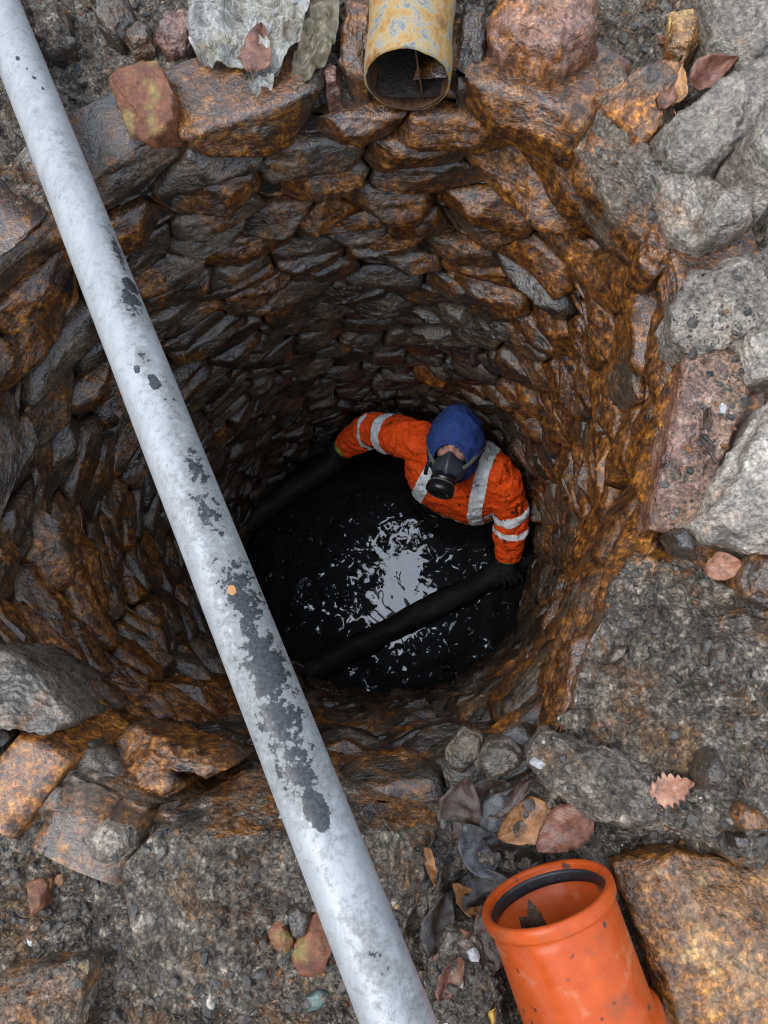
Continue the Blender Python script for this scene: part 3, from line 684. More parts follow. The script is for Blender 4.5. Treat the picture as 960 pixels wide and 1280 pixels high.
# ------------------------------------------------------------------ rusty iron pipe at the far rim
def build_iron_pipe():
    m = Mat('flaking_painted_iron'); p = m.pos(); n = m.noise(p, 30, 9, .78, .3); n2 = m.noise(p, 60, 6, .65); n3 = m.noise(p, 14, 5, .6)
    c = m.ramp(n, [(.30, (.10, .045, .018)), (.41, (.30, .15, .04)), (.48, (.34, .20, .05)), (.53, (.30, .25, .15)), (.58, (.15, .165, .18)), (.68, (.07, .085, .10))])
    c = m.mix(m.step(n3, .56, .66), c, m.ramp(n2, [(.35, (.12, .05, .015)), (.65, (.42, .23, .06))]))
    outer = m.set(color=c, rough=m.ramp(n2, [(.35, .30), (.65, .62)]), normal=m.bump(m.math('ADD', n, n2), .6, .004), spec=.5)
    inn = simple('wet_rust_inside', (.085, .042, .022), .35, var=.8, scale=45, bump=.8)
    C0 = at(509, 101, .035); axis = np.array([.055, 1.0, .012]); F = frame(C0, axis); r = .0775
    root = empty('iron_pipe', C0, 'rusty iron pipe with flaking yellow paint poking out over the far rim', 'pipe')
    M = 64; prof = [(r - .004, 0.0), (r, .001)] + [(r + .0015 * math.sin(k), .001 + k * .02) for k in range(1, 30)]
    V, Fc = lathe(prof, M, F)
    V = V + (V - C0) * 0 + (np.random.default_rng(3).normal(0, .0003, V.shape)); V[:2 * M] += (F[:3, 2] * .004)[None] * fbm(V[:2 * M], .03, 3, 4)[:, None]
    add('pipe_wall', V, Fc, outer, root, origin=C0)
    V, Fc = lathe([(r - .0042, .0005 + k * .03) for k in range(19)], M, F); add('pipe_lining', V, [f[::-1] for f in Fc], inn, root, origin=C0)
    # the web of metal standing upright inside the mouth
    web = []
    for k in range(10):
        for s in (-1, 0, 1):
            q = np.array([-.022 + .010 * math.sin(k * .5) + .0 * s, s * (r * .86) , .014 + k * .022]); q[0] += .006 * s
            web.append(F[:3, :3] @ q + C0)
    Vw = np.array(web); Fw = grid_faces(3, 10)
    V2 = np.vstack([Vw, Vw + F[:3, 0] * .003]); n_ = len(Vw)
    F2 = Fw + [tuple(i + n_ for i in f[::-1]) for f in Fw] + [(0, 1, 1 + n_, n_), (1, 2, 2 + n_, 1 + n_)]
    add('inner_web', V2, F2, inn, root, smooth=False, origin=C0)
    # silt lying along the bottom of the pipe
    rows = []
    for k in range(24):
        for i in range(15):
            a = -math.pi / 2 + (i / 14 - .5) * 1.9
            q = np.array([math.cos(a) * (r - .006), math.sin(a) * (r - .006), .006 + k * .02]); dirn = np.array([math.cos(a), math.sin(a), 0])
            rows.append(q - dirn * (.022 * math.cos((i / 14 - .5) * math.pi)))
    Vs = np.array(rows); Vs = Vs + .005 * fbm(Vs, .02, 3, 12)[:, None] * [0, 1, 0]
    Vs = Vs @ F[:3, :3].T + C0
    add('silt', Vs, grid_faces(15, 24, flip=True), MORTAR, root, origin=C0)
build_iron_pipe()

# ------------------------------------------------------------------ orange plastic pipe with a socket
def build_orange_pipe():
    m = Mat('orange_pvc'); p = m.pos(); n = m.noise(p, 34, 6, .6); sp = m.noise(p, 75, 3, .5); sc = m.noise(m.mapv(p, (30, 30, 6)), 1, 6, .6)
    c = m.ramp(n, [(.3, (.40, .056, .007)), (.7, (.50, .080, .011))])
    c = m.mix(m.math('MULTIPLY', m.step(sc, .58, .70), .35), c, (.55, .22, .11))
    wp = m.mix(.012, p, m.n('TexNoise').outputs['Color'], 'ADD'); spots = m.vor(wp, 46); big = m.vor(wp, 24)
    dirt = m.math('MAXIMUM', m.math('MULTIPLY', m.step(spots, .20, .15), m.step(m.noise(p, 15, 2), .52, .58)), m.math('MULTIPLY', m.step(big, .25, .18), m.math('MULTIPLY', m.step(m.noise(p, 12, 2), .60, .66), m.step(sp, .42, .56))))
    c = m.mix(m.math('MULTIPLY', dirt, .85), c, (.045, .032, .028))
    c = m.mix(m.math('MULTIPLY', m.step(m.noise(p, 10, 6, .7), .54, .70), .5), c, (.16, .065, .03))
    mat = m.set(color=c, rough=m.ramp(n, [(.3, .22), (.7, .40)]), normal=m.bump(sp, .15, .002), spec=.3)
    rub = simple('black_rubber', (.018, .018, .020), .35, var=.4, scale=60)
    C0 = at(682, 1116, .072); F = frame(C0, np.array([.36, -1.0, -.10]))
    root = empty('drain_pipe', C0 - np.array([0, 0, .095]), 'orange plastic drain pipe lying with its open socket towards the shaft', 'pipe')
    R0 = .0950
    prof = [(R0 - .0105, .003), (R0 - .0085, .0), (R0 - .003, -.0015), (R0, .001), (R0 + .001, .006), (R0 + .0005, .016), (R0 - .0008, .0185), (R0 - .0050, .0205), (R0 - .0078, .023), (R0 - .0078, .027), (R0 - .0062, .031), (R0 - .0055, .036), (R0 - .0052, .12), (R0 - .0050, .170), (R0 - .002, .173), (R0 + .003, .178), (R0 + .0035, .186), (R0 + .0030, .205), (R0 - .001, .212), (R0 - .010, .228), (R0 - .012, .245), (R0 - .012, .55)]
    V, Fc = lathe(prof, 96, F); add('pipe_body', V, Fc, mat, root, origin=C0)
    V, Fc = lathe([(R0 - .0105, .003), (R0 - .0112, .008), (R0 - .0125, .012), (R0 - .0125, .034), (R0 - .0150, .037), (R0 - .016, .10), (R0 - .022, .118), (R0 - .026, .122), (R0 - .027, .16), (R0 - .027, .55)], 96, F)
    add('pipe_bore', V, [f[::-1] for f in Fc], mat, root, origin=C0)
    V, Fc = lathe([(R0 - .0115, .009), (R0 - .0140, .010), (R0 - .0150, .013), (R0 - .0145, .017), (R0 - .0155, .021), (R0 - .0145, .026), (R0 - .0120, .028)], 96, F)
    add('seal_ring', V, [f[::-1] for f in Fc], rub, root, origin=C0)
    return C0, F, R0
PIPE_C, PIPE_F, PIPE_R = build_orange_pipe()

# ------------------------------------------------------------------ brick fragment, plastic sheet, small pieces
BRICKM = None
def make_brick():
    m = Mat('weathered_brick'); p = m.pos(); n = m.noise(p, 30, 7, .65); g = m.noise(p, 90, 6, .65)
    c = m.ramp(n, [(.3, (.08, .028, .014)), (.5, (.16, .055, .024)), (.68, (.26, .10, .04))])
    c = m.mix(m.math('MULTIPLY', m.step(m.noise(p, 17, 4), .55, .68), .7), c, (.22, .19, .05))
    c = m.mix(.8, c, m.ramp(g, [(.3, .5), (.7, 1.4)]), 'MULTIPLY')
    return m.set(color=c, rough=.5, normal=m.bump(m.math('ADD', n, g), .9, .006))
BRICKM = make_brick()
rock('brick', 'broken orange-red brick fragment sitting in dirt left of the plastic sheet', 'brick', [(130, 90), (160, 80), (194, 72), (206, 96), (214, 112), (216, 148), (198, 164), (178, 172), (160, 162), (146, 130)], .04, mat=BRICKM, edge=.004, amp=.005, zbot=-.06, grad=(.05, .25), M=84, K=24, wob=.015)
rock('brick_chip', 'small dull orange brick chip lying in dirt at the lower left', 'brick', [(31, 1106), (46, 1100), (56, 1106), (52, 1136), (36, 1148)], .0, mat=BRICKM, edge=.006, amp=.004, zbot=-.05, M=48, K=10)
rock('brick_chip', 'pink brick chip on the dirt-heaped block left of the pole', 'brick', [(331, 1158), (352, 1152), (366, 1178), (360, 1200), (340, 1190)], .075, mat=BRICKM, edge=.006, amp=.004, zbot=.03, M=48, K=10)
rock('brick_chip', 'flat orange brown flake leaning against the left side of the pole', 'stone chip', [(361, 1198), (388, 1146), (404, 1138), (420, 1174), (402, 1222), (376, 1228)], .085, mat=BRICKM, edge=.006, amp=.005, zbot=.03, grad=(.3, -.2), M=48, K=10)
rock('stone_chip', 'dark grey angular chip on the dirt-heaped block next to the pink chip', 'stone chip', [(352, 1140), (372, 1128), (390, 1146), (384, 1176), (366, 1182)], .085, tint=(.3, .05, .2), zbot=.03, M=48, K=10)
rock('stone_chip', 'pointed grey stone standing on the earth-covered slab', 'stone chip', [(868, 962), (884, 940), (900, 938), (914, 966), (900, 990), (876, 990)], .06, tint=(.5, .05, .3), zbot=.0, dome=.02, M=56, K=12, amp=.008)
rock('stone_chip', 'cream triangular chip on the earth-covered slab near the shaft', 'stone chip', [(758, 830), (770, 808), (790, 806), (784, 820), (766, 832)], .035, tint=(1.0, .0, .0), zbot=.0, M=40, K=8, amp=.004)
rock('stone_chip', 'buff brown chip at the right edge of the earth-covered slab', 'stone chip', [(918, 1020), (930, 1004), (962, 1020), (975, 1040), (930, 1044)], .05, tint=(.9, .6, .2), zbot=.0, M=40, K=8, amp=.004)
rock('stone_chip', 'blue-black chip tucked below the buff chip at the right edge', 'stone chip', [(914, 1044), (938, 1044), (944, 1062), (920, 1064)], .045, tint=(.1, .0, .0), zbot=.0, M=40, K=8, amp=.004)
rock('stone_chip', 'dark angular chip in the gap left of the curled pink leaf', 'stone chip', [(838, 664), (858, 656), (876, 676), (872, 694), (850, 688)], .045, tint=(.2, .05, .1), zbot=-.02, M=40, K=8)
rock('stone_chip', 'tiny upright red chip in the dirt at the far left', 'stone chip', [(-2, 1026), (22, 1018), (26, 1030), (4, 1040)], .0, mat=BRICKM, zbot=-.06, M=40, K=8, amp=.003)
rock('stone_chip', 'grey pointed chip half sunk in the right-hand earthy slab', 'stone chip', [(894, 812), (908, 806), (916, 822), (906, 834), (894, 828)], .05, tint=(.75, .05, .2), zbot=.0, M=40, K=8)
GLASS = simple('green_glass', (.05, .085, .07), .2, var=.5, bump=.5, spec=.6)
rock('glass_shard', 'green glass shard lying in dirt left of the pole foot', 'glass', [(376, 1252), (398, 1238), (412, 1244), (402, 1262), (384, 1268)], .075, mat=GLASS, zbot=.03, M=32, K=6, amp=.002, edge=.004, fine=0)

def make_plastic():
    m = Mat('dirty_plastic_sheet'); p = m.pos(); n = m.noise(p, 20, 6, .65, .6); n2 = m.noise(p, 9, 5, .6)
    wv = m.n('TexNoise'); m.put(wv.inputs['Vector'], p); wv.inputs['Scale'].default_value = 25
    warp = m.mix(.03, p, wv.outputs['Color'], 'ADD')
    e1 = m.vor(warp, 24, 'DISTANCE_TO_EDGE'); e2 = m.vor(warp, 60, 'DISTANCE_TO_EDGE')
    c = m.ramp(n, [(.3, (.13, .115, .085)), (.45, (.24, .225, .19)), (.6, (.34, .335, .315)), (.75, (.45, .46, .47))])
    c = m.mix(m.math('MULTIPLY', m.step(n2, .54, .66), .5), c, (.17, .13, .065))
    c = m.mix(m.math('MULTIPLY', m.step(e1, .05, .0), .5), c, (.40, .39, .35))
    return m.set(color=c, rough=m.ramp(n, [(.3, .40), (.7, .18)]), normal=m.bump(m.math('ADD', m.math('MULTIPLY', e1, .45), m.math('MULTIPLY', m.noise(p, 26, 3, .5, 3.0), 1.0)), .8, .016), spec=.6)
SHEETS = []
def sheet(name, label, cat, outline, zf, mat, M=110, K=46, amp=.024, thick=.0012, seed=3):
    o = np.array([at(x, y, zf(x, y)) for x, y in outline])
    B2 = resample(o[:, :2], M); bz = resample(np.c_[np.r_[o[:, 2]], np.r_[o[:, 2]]], M)
    L = np.vstack([o, o[:1]]); arc = np.r_[0, np.cumsum(np.linalg.norm(np.diff(L[:, :2], axis=0), axis=1))]
    u = np.linspace(0, arc[-1], M, endpoint=False); Bz = np.interp(u, arc, L[:, 2])
    c = np.r_[B2.mean(0), Bz.mean()]
    prof = np.linspace(1.0 / K, 1, K)
    B3 = np.c_[B2, Bz]
    V = np.vstack([[c], (c + prof[:, None, None] * (B3 - c)[None]).reshape(-1, 3)])
    rid = np.abs(fbm(V * [1, 1, 0], .055, 3, seed, .5)); rid2 = np.abs(fbm(V * [1, 1, 0] + fbm(V, .05, 2, 9)[:, None] * .02, .024, 2, seed + 4))
    V[:, 2] += amp * 1.0 * (1 - 2.4 * rid) + amp * .35 * (1 - 3 * rid2)
    Fc = [(0, 1 + k, 1 + (k + 1) % M) for k in range(M)] + grid_faces(M, K, True, 1, flip=True)
    V2 = V - [0, 0, thick]; n = len(V)
    F2 = Fc + [tuple(i + n for i in f[::-1]) for f in Fc] + [(n - M + i, n - M + (i + 1) % M, 2 * n - M + (i + 1) % M, 2 * n - M + i) for i in range(M)]
    ob = add(name, np.vstack([V, V2]), F2, mat)
    AV.append(V); AF.append(Fc)
    return tag(ob, label, cat)
PLASTIC = make_plastic()
sheet('plastic_sheet', 'crumpled grey plastic sheet hanging over the far rim', 'plastic sheet', [(240, 60), (236, 20), (252, -30), (330, -40), (400, -30), (388, 20), (372, 60), (352, 98), (344, 112), (332, 134), (318, 126), (312, 100), (296, 82), (270, 82), (250, 80)], lambda x, y: .028 - max(0, y - 70) * .0006, PLASTIC)
BROWNP = simple('brown_plastic', (.10, .078, .042), .38, var=.55, scale=30, bump=.5)
sheet('plastic_strip', 'olive brown torn plastic strip hanging right of the grey sheet', 'plastic sheet', [(372, 60), (384, 20), (396, -30), (430, -30), (424, 30), (416, 66), (398, 82), (388, 104), (366, 124), (364, 98)], lambda x, y: .030 - max(0, y - 60) * .0006, BROWNP, M=90, K=30, amp=.014, seed=8)

# ------------------------------------------------------------------ fallen leaves
def leaf_mat(name, col, vein):
    m = Mat(name); p = m.pos(True); s = m.sep(p); n = m.noise(m.pos(), 70, 6, .65)
    c = m.mix(1.0, col, m.ramp(n, [(.28, .45), (.72, 1.5)]), 'MULTIPLY')
    # side veins run off the midrib (leaf-local x is across, y is along)
    ax = m.math('ABSOLUTE', s[0]); w = m.math('SINE', m.math('MULTIPLY', m.math('SUBTRACT', s[1], m.math('MULTIPLY', ax, .9)), 900.0))
    v = m.math('MAXIMUM', m.step(w, .92, .995), m.step(ax, .0016, .0006))
    c = m.mix(m.math('MULTIPLY', v, .38), c, vein)
    c = m.mix(m.math('MULTIPLY', m.step(m.noise(m.pos(), 28, 5, .65), .52, .66), .65), c, (.03, .02, .016))
    return m.set(color=c, rough=m.ramp(n, [(.3, .2), (.7, .45)]), normal=m.bump(m.math('ADD', m.math('MULTIPLY', w, .02), n), .7, .004), spec=.5)
LM = dict(tan=leaf_mat('tan_leaf', (0.306, 0.137, 0.049), (.16, .07, .03)), red=leaf_mat('red_brown_leaf', (0.180, 0.077, 0.049), (.09, .04, .03)), dark=leaf_mat('dark_brown_leaf', (0.062, 0.036, 0.025), (.035, .022, .018)), grey=leaf_mat('grey_leaf', (.075, .072, .075), (.07, .08, .10)), orange=leaf_mat('orange_leaf', (0.432, 0.209, 0.071), (.25, .12, .05)), black=leaf_mat('wet_black_leaf', (0.017, 0.012, 0.009), (.01, .01, .01)), pink=leaf_mat('pink_brown_leaf', (0.360, 0.177, 0.110), (.22, .11, .08)), yellow=leaf_mat('yellow_leaf', (0.494, 0.290, 0.057), (.4, .25, .06)))
REST = BVHTree.FromPolygons(*[(v.tolist(), f) for v, f in [join(*zip(AV, AF))]][0])
def leaf(label, px, py, z, length, width, heading, col, curl=.25, tilt=(0, 0), fold=.15, ragged=0., name='leaf'):
    """heading: degrees in the ground plane, 0 = pointing right in the picture, 90 = away"""
    length *= 1.22; width *= 1.22; ny, nx = 22, 11; V = []
    for j in range(ny):
        t = j / (ny - 1); wv = width / 2 * (math.sin(math.pi * min(1, t ** .8)) ** .75) * (1 - .25 * t)
        for i in range(nx):
            s = (i / (nx - 1) - .5) * 2
            x = s * wv * (1 + ragged * math.sin(j * 2.1 + i)); y = (t - .5) * length
            zz = .006 * math.sin(px + 3.1 * t + 2.3 * s) + fold * abs(s) * wv + curl * length * ((t - .5) ** 2) * 1.2 + .0008 * math.sin(i * 1.7 + j * .9 + px)
            V.append((x, y, zz))
    V = np.array(V); Fc = grid_faces(nx, ny); n = len(V)
    V[:, 2] += .011 * fbm(V + px * .13, .030, 3, 7) + .004 * fbm(V + px * .07, .011, 2, 9); edge_ = np.abs(V[:, 0]) / (width / 2)
    V[:, 0] *= 1 + .22 * fbm(V * [0, 1, 0] + np.c_[np.sign(V[:, 0]), 0 * edge_, 0 * edge_] + px * .3, .014, 2, 5) * edge_
    V2 = np.vstack([V, V - [0, 0, .0007]])
    stem = tube([(0, -length * .5, .0), (.002, -length * .58, .002), (.006, -length * .68, .003)], [.0011, .0009, .0007], 6)
    Fa = Fc + [tuple(i + n for i in f[::-1]) for f in Fc]
    for a in ([j * nx for j in range(ny)], [j * nx + nx - 1 for j in range(ny)]):
        Fa += [(a[k], a[k + 1], a[k + 1] + n, a[k] + n) for k in range(ny - 1)]
    V3, F3 = join((V2, Fa), stem)
    me = bpy.data.meshes.new(name); me.from_pydata(V3.tolist(), [], F3); me.polygons.foreach_set('use_smooth', [True] * len(me.polygons)); me.materials.append(LM[col])
    ob = bpy.data.objects.new(name, me); COL.objects.link(ob); 
    ob.rotation_euler = (Matrix.Rotation(R_(heading - 90), 3, 'Z') @ Matrix.Rotation(R_(tilt[0]), 3, 'X') @ Matrix.Rotation(R_(tilt[1]), 3, 'Y')).to_euler()
    # let it down until most of it touches what lies below
    hit = REST.ray_cast(Vector(CAM), Vector(ray(px, py)))[0] or Vector(at(px, py, z))
    W = V3 @ np.array(ob.rotation_euler.to_matrix()).T; gap = []
    for q in W[::5]:
        g = REST.ray_cast(Vector((hit.x + q[0], hit.y + q[1], 1.0)), Vector((0, 0, -1)))[0]
        if g: gap.append(g.z - q[2])
    z0 = float(np.percentile(gap, 88)) if gap else hit.z
    ob.location = Vector(at(px, py, min(z0, hit.z + .035)))
    return tag(ob, label, 'leaf', 'fallen leaves')
LEAFN = [0]
LEAVES = [
 ('dark brown oval leaf standing against the big block, leftmost of the pile', 576, 1006, .035, .085, .062, 75, 'dark', dict(tilt=(20, 0))),
 ('blue-grey wet leaf in the pile between two brown leaves', 622, 1012, .03, .07, .045, 60, 'grey', dict(tilt=(5, 15))),
 ('narrow dark leaf behind the tan leaf in the pile', 640, 996, .035, .075, .03, 40, 'dark', dict(tilt=(8, -12))),
 ('tan veined leaf in the pile above the orange pipe', 656, 1030, .05, .080, .062, 205, 'tan', dict(tilt=(4, 8))),
 ('red-brown veined leaf resting on the tan leaf above the orange pipe', 704, 1036, .055, .082, .066, 215, 'red', dict(tilt=(-4, -10))),
 ('crumpled dark grey leaf under the pile left of the orange pipe', 594, 1058, .02, .075, .06, 120, 'grey', dict(curl=.6, tilt=(12, 20))),
 ('soaked black leaf in the gap left of the orange pipe', 602, 1106, .02, .09, .05, 10, 'black', dict(curl=.5, tilt=(0, 12))),
 ('slim rust-coloured leaf lying on the right side of the big block', 538, 1082, .045, .042, .014, 100, 'tan', dict(tilt=(0, 30))),
 ('pinkish striped leaf in the dark gap at the bottom', 562, 1222, .05, .055, .034, 60, 'red', dict(tilt=(0, 20))),
 ('curled brown leaf edge behind the orange pipe socket', 588, 1130, .03, .075, .035, 140, 'tan', dict(curl=.7, tilt=(10, 35))),
 ('soaked black leaf lowest in the gap beside the pole', 548, 1150, .0, .08, .045, 70, 'black', dict(curl=.4, tilt=(0, 10))),
 ('soaked black leaf between the tan leaf and the orange pipe', 640, 1060, .02, .08, .05, 160, 'black', dict(curl=.3, tilt=(0, -8))),
 ('dark brown leaf curled against the near rim above the pile', 612, 988, .02, .06, .04, 20, 'dark', dict(curl=.5)),
 ('dull brown leaf half hidden under the orange pipe socket', 610, 1168, .02, .075, .045, 100, 'dark', dict(curl=.4)),
 ('tiny yellow leaf on the dark lumpy stone at the bottom', 616, 1268, .06, .022, .012, 80, 'yellow', dict()),
 ('curled pink-brown leaf beside the black gap on the right', 902, 706, .06, .05, .04, 10, 'pink', dict(curl=.5, tilt=(0, 18))),
 ('ragged pinkish leaf lying on the earth-covered slab', 838, 986, .055, .055, .04, 20, 'pink', dict(ragged=.25, curl=.3)),
 ('bright orange leaf on the yellowish stone at upper right', 848, 112, .085, .062, .030, 75, 'orange', dict(curl=.4, tilt=(0, -15))),
 ('glossy purple-brown leaf beside the bright orange leaf', 888, 88, .085, .07, .045, 25, 'red', dict(curl=.5, tilt=(0, 20))),
 ('small purplish leaf under the bright orange leaf', 834, 122, .075, .045, .025, 60, 'red', dict(curl=.3)),
 ('brown oval leaf lying on the grey plastic sheet', 322, 62, .085, .082, .052, 82, 'red', dict(fold=.08)),
 ('dark dried leaf edge curled up from the long pinkish block', 882, 548, .05, .075, .022, 95, 'dark', dict(curl=.5, tilt=(0, 25))),
]
for lb, px, py, z, ln, wd, hd, cl, kw in LEAVES: leaf(lb, px, py, z, ln, wd, hd, cl, **kw)
# the torn leaf sticking out of the orange pipe
def torn_leaf():
    F = PIPE_F; pts = [(.010, -.030), (.020, .005), (.014, .035), (.004, .060), (-.006, .040), (-.018, .030), (-.022, .000), (-.035, -.015), (-.028, -.045), (-.005, -.05)]
    pts = np.array(pts); V = []; n = len(pts)
    base = np.array([-.030, .035, .035])
    for k, (x, y) in enumerate(pts): V.append(base + np.array([x * .9, x * .5 + y * .25, -y * .95 + .006 * math.sin(k * 2)]))
    V.append(base + np.array([0, 0, .012])); V = np.array(V); V = np.vstack([V, V + [.0006, -.0008, 0]])
    Fc = [(n, k, (k + 1) % n) for k in range(n)]; F2 = Fc + [tuple(i + n + 1 for i in f[::-1]) for f in Fc] + [(k, (k + 1) % n, (k + 1) % n + n + 1, k + n + 1) for k in range(n)]
    V = V @ F[:3, :3].T + PIPE_C
    tag(add('leaf', V, F2, LM['dark'], smooth=False), 'torn dark leaf sticking up out of the orange pipe mouth', 'leaf', 'fallen leaves')
torn_leaf()

# ------------------------------------------------------------------ two sludge-coated poles at the water
SLUDGE = simple('sludge_coat', (.011, .010, .009), .62, var=.7, scale=30, bump=1.0, spec=.3)
def sludge_pole(label, p0, p1, z0, z1, rad, seed):
    A = at(*p0, z0); B = at(*p1, z1); P = [A + (B - A) * t for t in np.linspace(0, 1, 60)]
    V, Fc = tube(P, [rad] * 60, 24); V = V + normals_of(V, [f for f in Fc if len(f) == 4]) * (.018 * fbm(V, .09, 4, seed) + .006 * fbm(V, .025, 3, seed + 3))[:, None]
    tag(add('submerged_pole', V, Fc, SLUDGE), label, 'pole', 'sludge-coated poles lying in the water'); return A, B
PR0, PR1 = sludge_pole('black sludge-coated pole under the hand at the right, crossing the water', (668, 694), (362, 852), -2.125, -2.13, .058, 4)
PL0, PL1 = sludge_pole('black sludge-coated pole under the hand at the left, along the wall', (456, 548), (270, 682), -2.10, -2.13, .055, 6)

# ------------------------------------------------------------------ the worker
def fabric_mat(name, col, rough=.8, dirt=(.012, .011, .010), amount=.5, scale=26):
    m = Mat(name); p = m.pos(); n = m.noise(p, scale, 6, .66); st = m.noise(m.mapv(p, (40, 40, 14)), 1, 5, .65, 1.2)
    c = m.mix(1.0, col, m.ramp(m.noise(p, 60, 4), [(.3, .8), (.7, 1.15)]), 'MULTIPLY')
    d = m.step(m.math('ADD', m.math('MULTIPLY', n, .5), m.math('MULTIPLY', st, .5)), .60 - amount * .08, .66 - amount * .04)
    c = m.mix(d, c, dirt)
    return m.set(color=c, rough=m.mix(d, (rough,) * 3, (.4,) * 3), normal=m.bump(m.noise(p, 45, 6, .6), .5, .01), spec=.35)
HIVIS = fabric_mat('hi_vis_orange_cloth', (1.0, .095, .005), .75, amount=.85)
TAPE = fabric_mat('reflective_tape', (.92, .95, .96), .35, dirt=(.03, .03, .035), amount=.7, scale=40)
BLUE = fabric_mat('blue_hood_cloth', (.022, .050, .20), .85, dirt=(.022, .018, .022), amount=.6, scale=22)
WADER = simple('black_wader_rubber', (.010, .010, .011), .4, var=.5, scale=20)
GLOVE = simple('sludged_black_glove', (.034, .034, .032), .3, var=.6, scale=50, bump=.6)
CUFF = simple('lime_cuff', (.30, .42, .04), .7)
SKIN = simple('flushed_skin', (.42, .20, .155), .5, var=.25, scale=60, sub=.0)
MASKG = simple('grey_mask_rubber', (.040, .048, .060), .42, var=.3, scale=70, bump=.15)
FILTER = simple('black_filter_plastic', (.012, .012, .013), .25, var=.4, scale=50, bump=.15, spec=.6)
STRAP = simple('dirty_strap', (.11, .105, .085), .7, var=.4)
EYE = simple('eye_white', (.26, .21, .19), .2, var=.1, bump=0)
IRIS = simple('iris', (.03, .035, .04), .12, var=.1, bump=0)
HAIR = simple('eyebrow_hair', (.05, .03, .02), .8)

FWD = np.array([-.40, -.917, 0.0]); FWD /= np.linalg.norm(FWD); SID = np.array([.917, -.40, 0.0]); UP = np.array([0, 0, 1.0])
HEAD = at(569, 553, -1.36)
NECK = np.array([.285, .330, -1.545]); HIP = np.array([.315, .300, -2.03])
SHL = NECK - SID * .165 - UP * .035; SHR = NECK + SID * .165 - UP * .045
ELL = at(464, 537, -1.74); WRL = at(426, 562, -1.93)
ELR = at(640, 642, -1.77); WRR = at(634, 703, -1.95)
def body_loft(grow, secs):
    V = []; M = 28
    for c, a, b in secs:
        for i in range(M):
            t = 2 * math.pi * i / M; ca, sa = math.cos(t), math.sin(t)
            k = (abs(ca) ** 2.6 + abs(sa) ** 2.6) ** (-1 / 2.6)
            V.append(np.asarray(c) + SID * (a + grow) * ca * k + FWD * (b + grow) * sa * k)
    n = len(secs); Fc = grid_faces(M, n, True); Fc.append(tuple(range(M))[::-1]); Fc.append(tuple((n - 1) * M + i for i in range(M)))
    return np.array(V), Fc
def spine(t): return HIP + (NECK - HIP) * t + FWD * .03 * math.sin(math.pi * t)
TORSO = [(spine(0.0), .165, .115), (spine(.25), .155, .110), (spine(.5), .165, .118), (spine(.72), .180, .125), (spine(.86), .180, .112), (spine(.95), .145, .090), (spine(1.02), .085, .075)]
# head frame: looking up at the camera, chin towards the water
vd = CAM - HEAD; vd /= np.linalg.norm(vd)
iu = ROT @ np.array([0, 1.0, 0]); iu -= vd * (iu @ vd); iu /= np.linalg.norm(iu); ir = np.cross(iu, vd)
FACE = .93 * vd - .34 * iu - .17 * ir; FACE /= np.linalg.norm(FACE)
HUP = iu * .93 + vd * .3 + ir * .14; HUP -= FACE * (HUP @ FACE); HUP /= np.linalg.norm(HUP)
HX = np.cross(FACE, HUP)
HM = np.c_[HX, FACE, HUP]
def hw(P): return np.asarray(P, float) @ HM.T + HEAD
def head_shape():
    V, Fc = sphere((0, 0, 0), 1.0, 56, 40); x, y, z = V.T.copy()
    r = np.array([.074, .094, .112]); P = V * r
    jaw = smooth01(-z, .0, .9); P[:, 0] *= 1 - .28 * jaw; P[:, 1] *= 1 - .10 * jaw
    f = smooth01(y, .2, .8)
    g = lambda cx, cz, sx, sz: np.exp(-(((P[:, 0] - cx) / sx) ** 2 + ((P[:, 2] - cz) / sz) ** 2)) * f
    P[:, 1] += .022 * g(0, -.022, .012, .020) + .010 * g(0, .002, .009, .022)                  # nose
    P[:, 1] += .006 * g(-.03, .026, .022, .009) + .006 * g(.03, .026, .022, .009)             # brows
    P[:, 1] -= .010 * g(-.030, .008, .016, .011) + .010 * g(.030, .008, .016, .011)           # eye sockets
    P[:, 1] += .006 * g(-.036, -.018, .02, .016) + .006 * g(.036, -.018, .02, .016)           # cheeks
    P[:, 1] += .006 * g(0, -.060, .022, .007) - .004 * g(0, -.066, .02, .003)                 # lips
    for s in (-1, 1):                                                                        # ears
        e = np.exp(-(((y - .0) / .18) ** 2 + ((z + .05) / .25) ** 2)) * (x * s > .6); P[:, 0] += s * .012 * e
    return P, Fc
def arm_path(sh, el, wr, n=16): return catmull([sh, (sh + el) / 2, el, (el + wr) / 2, wr], n)
RES = .0052
def arm_rad(a, b, c, n=16):
    return [np.interp(k / (n - 1), [0, .25, .5, .75, 1], [a, (a + b) / 2 + .003, b, (b + c) / 2 + .004, c]) for k in range(n)]
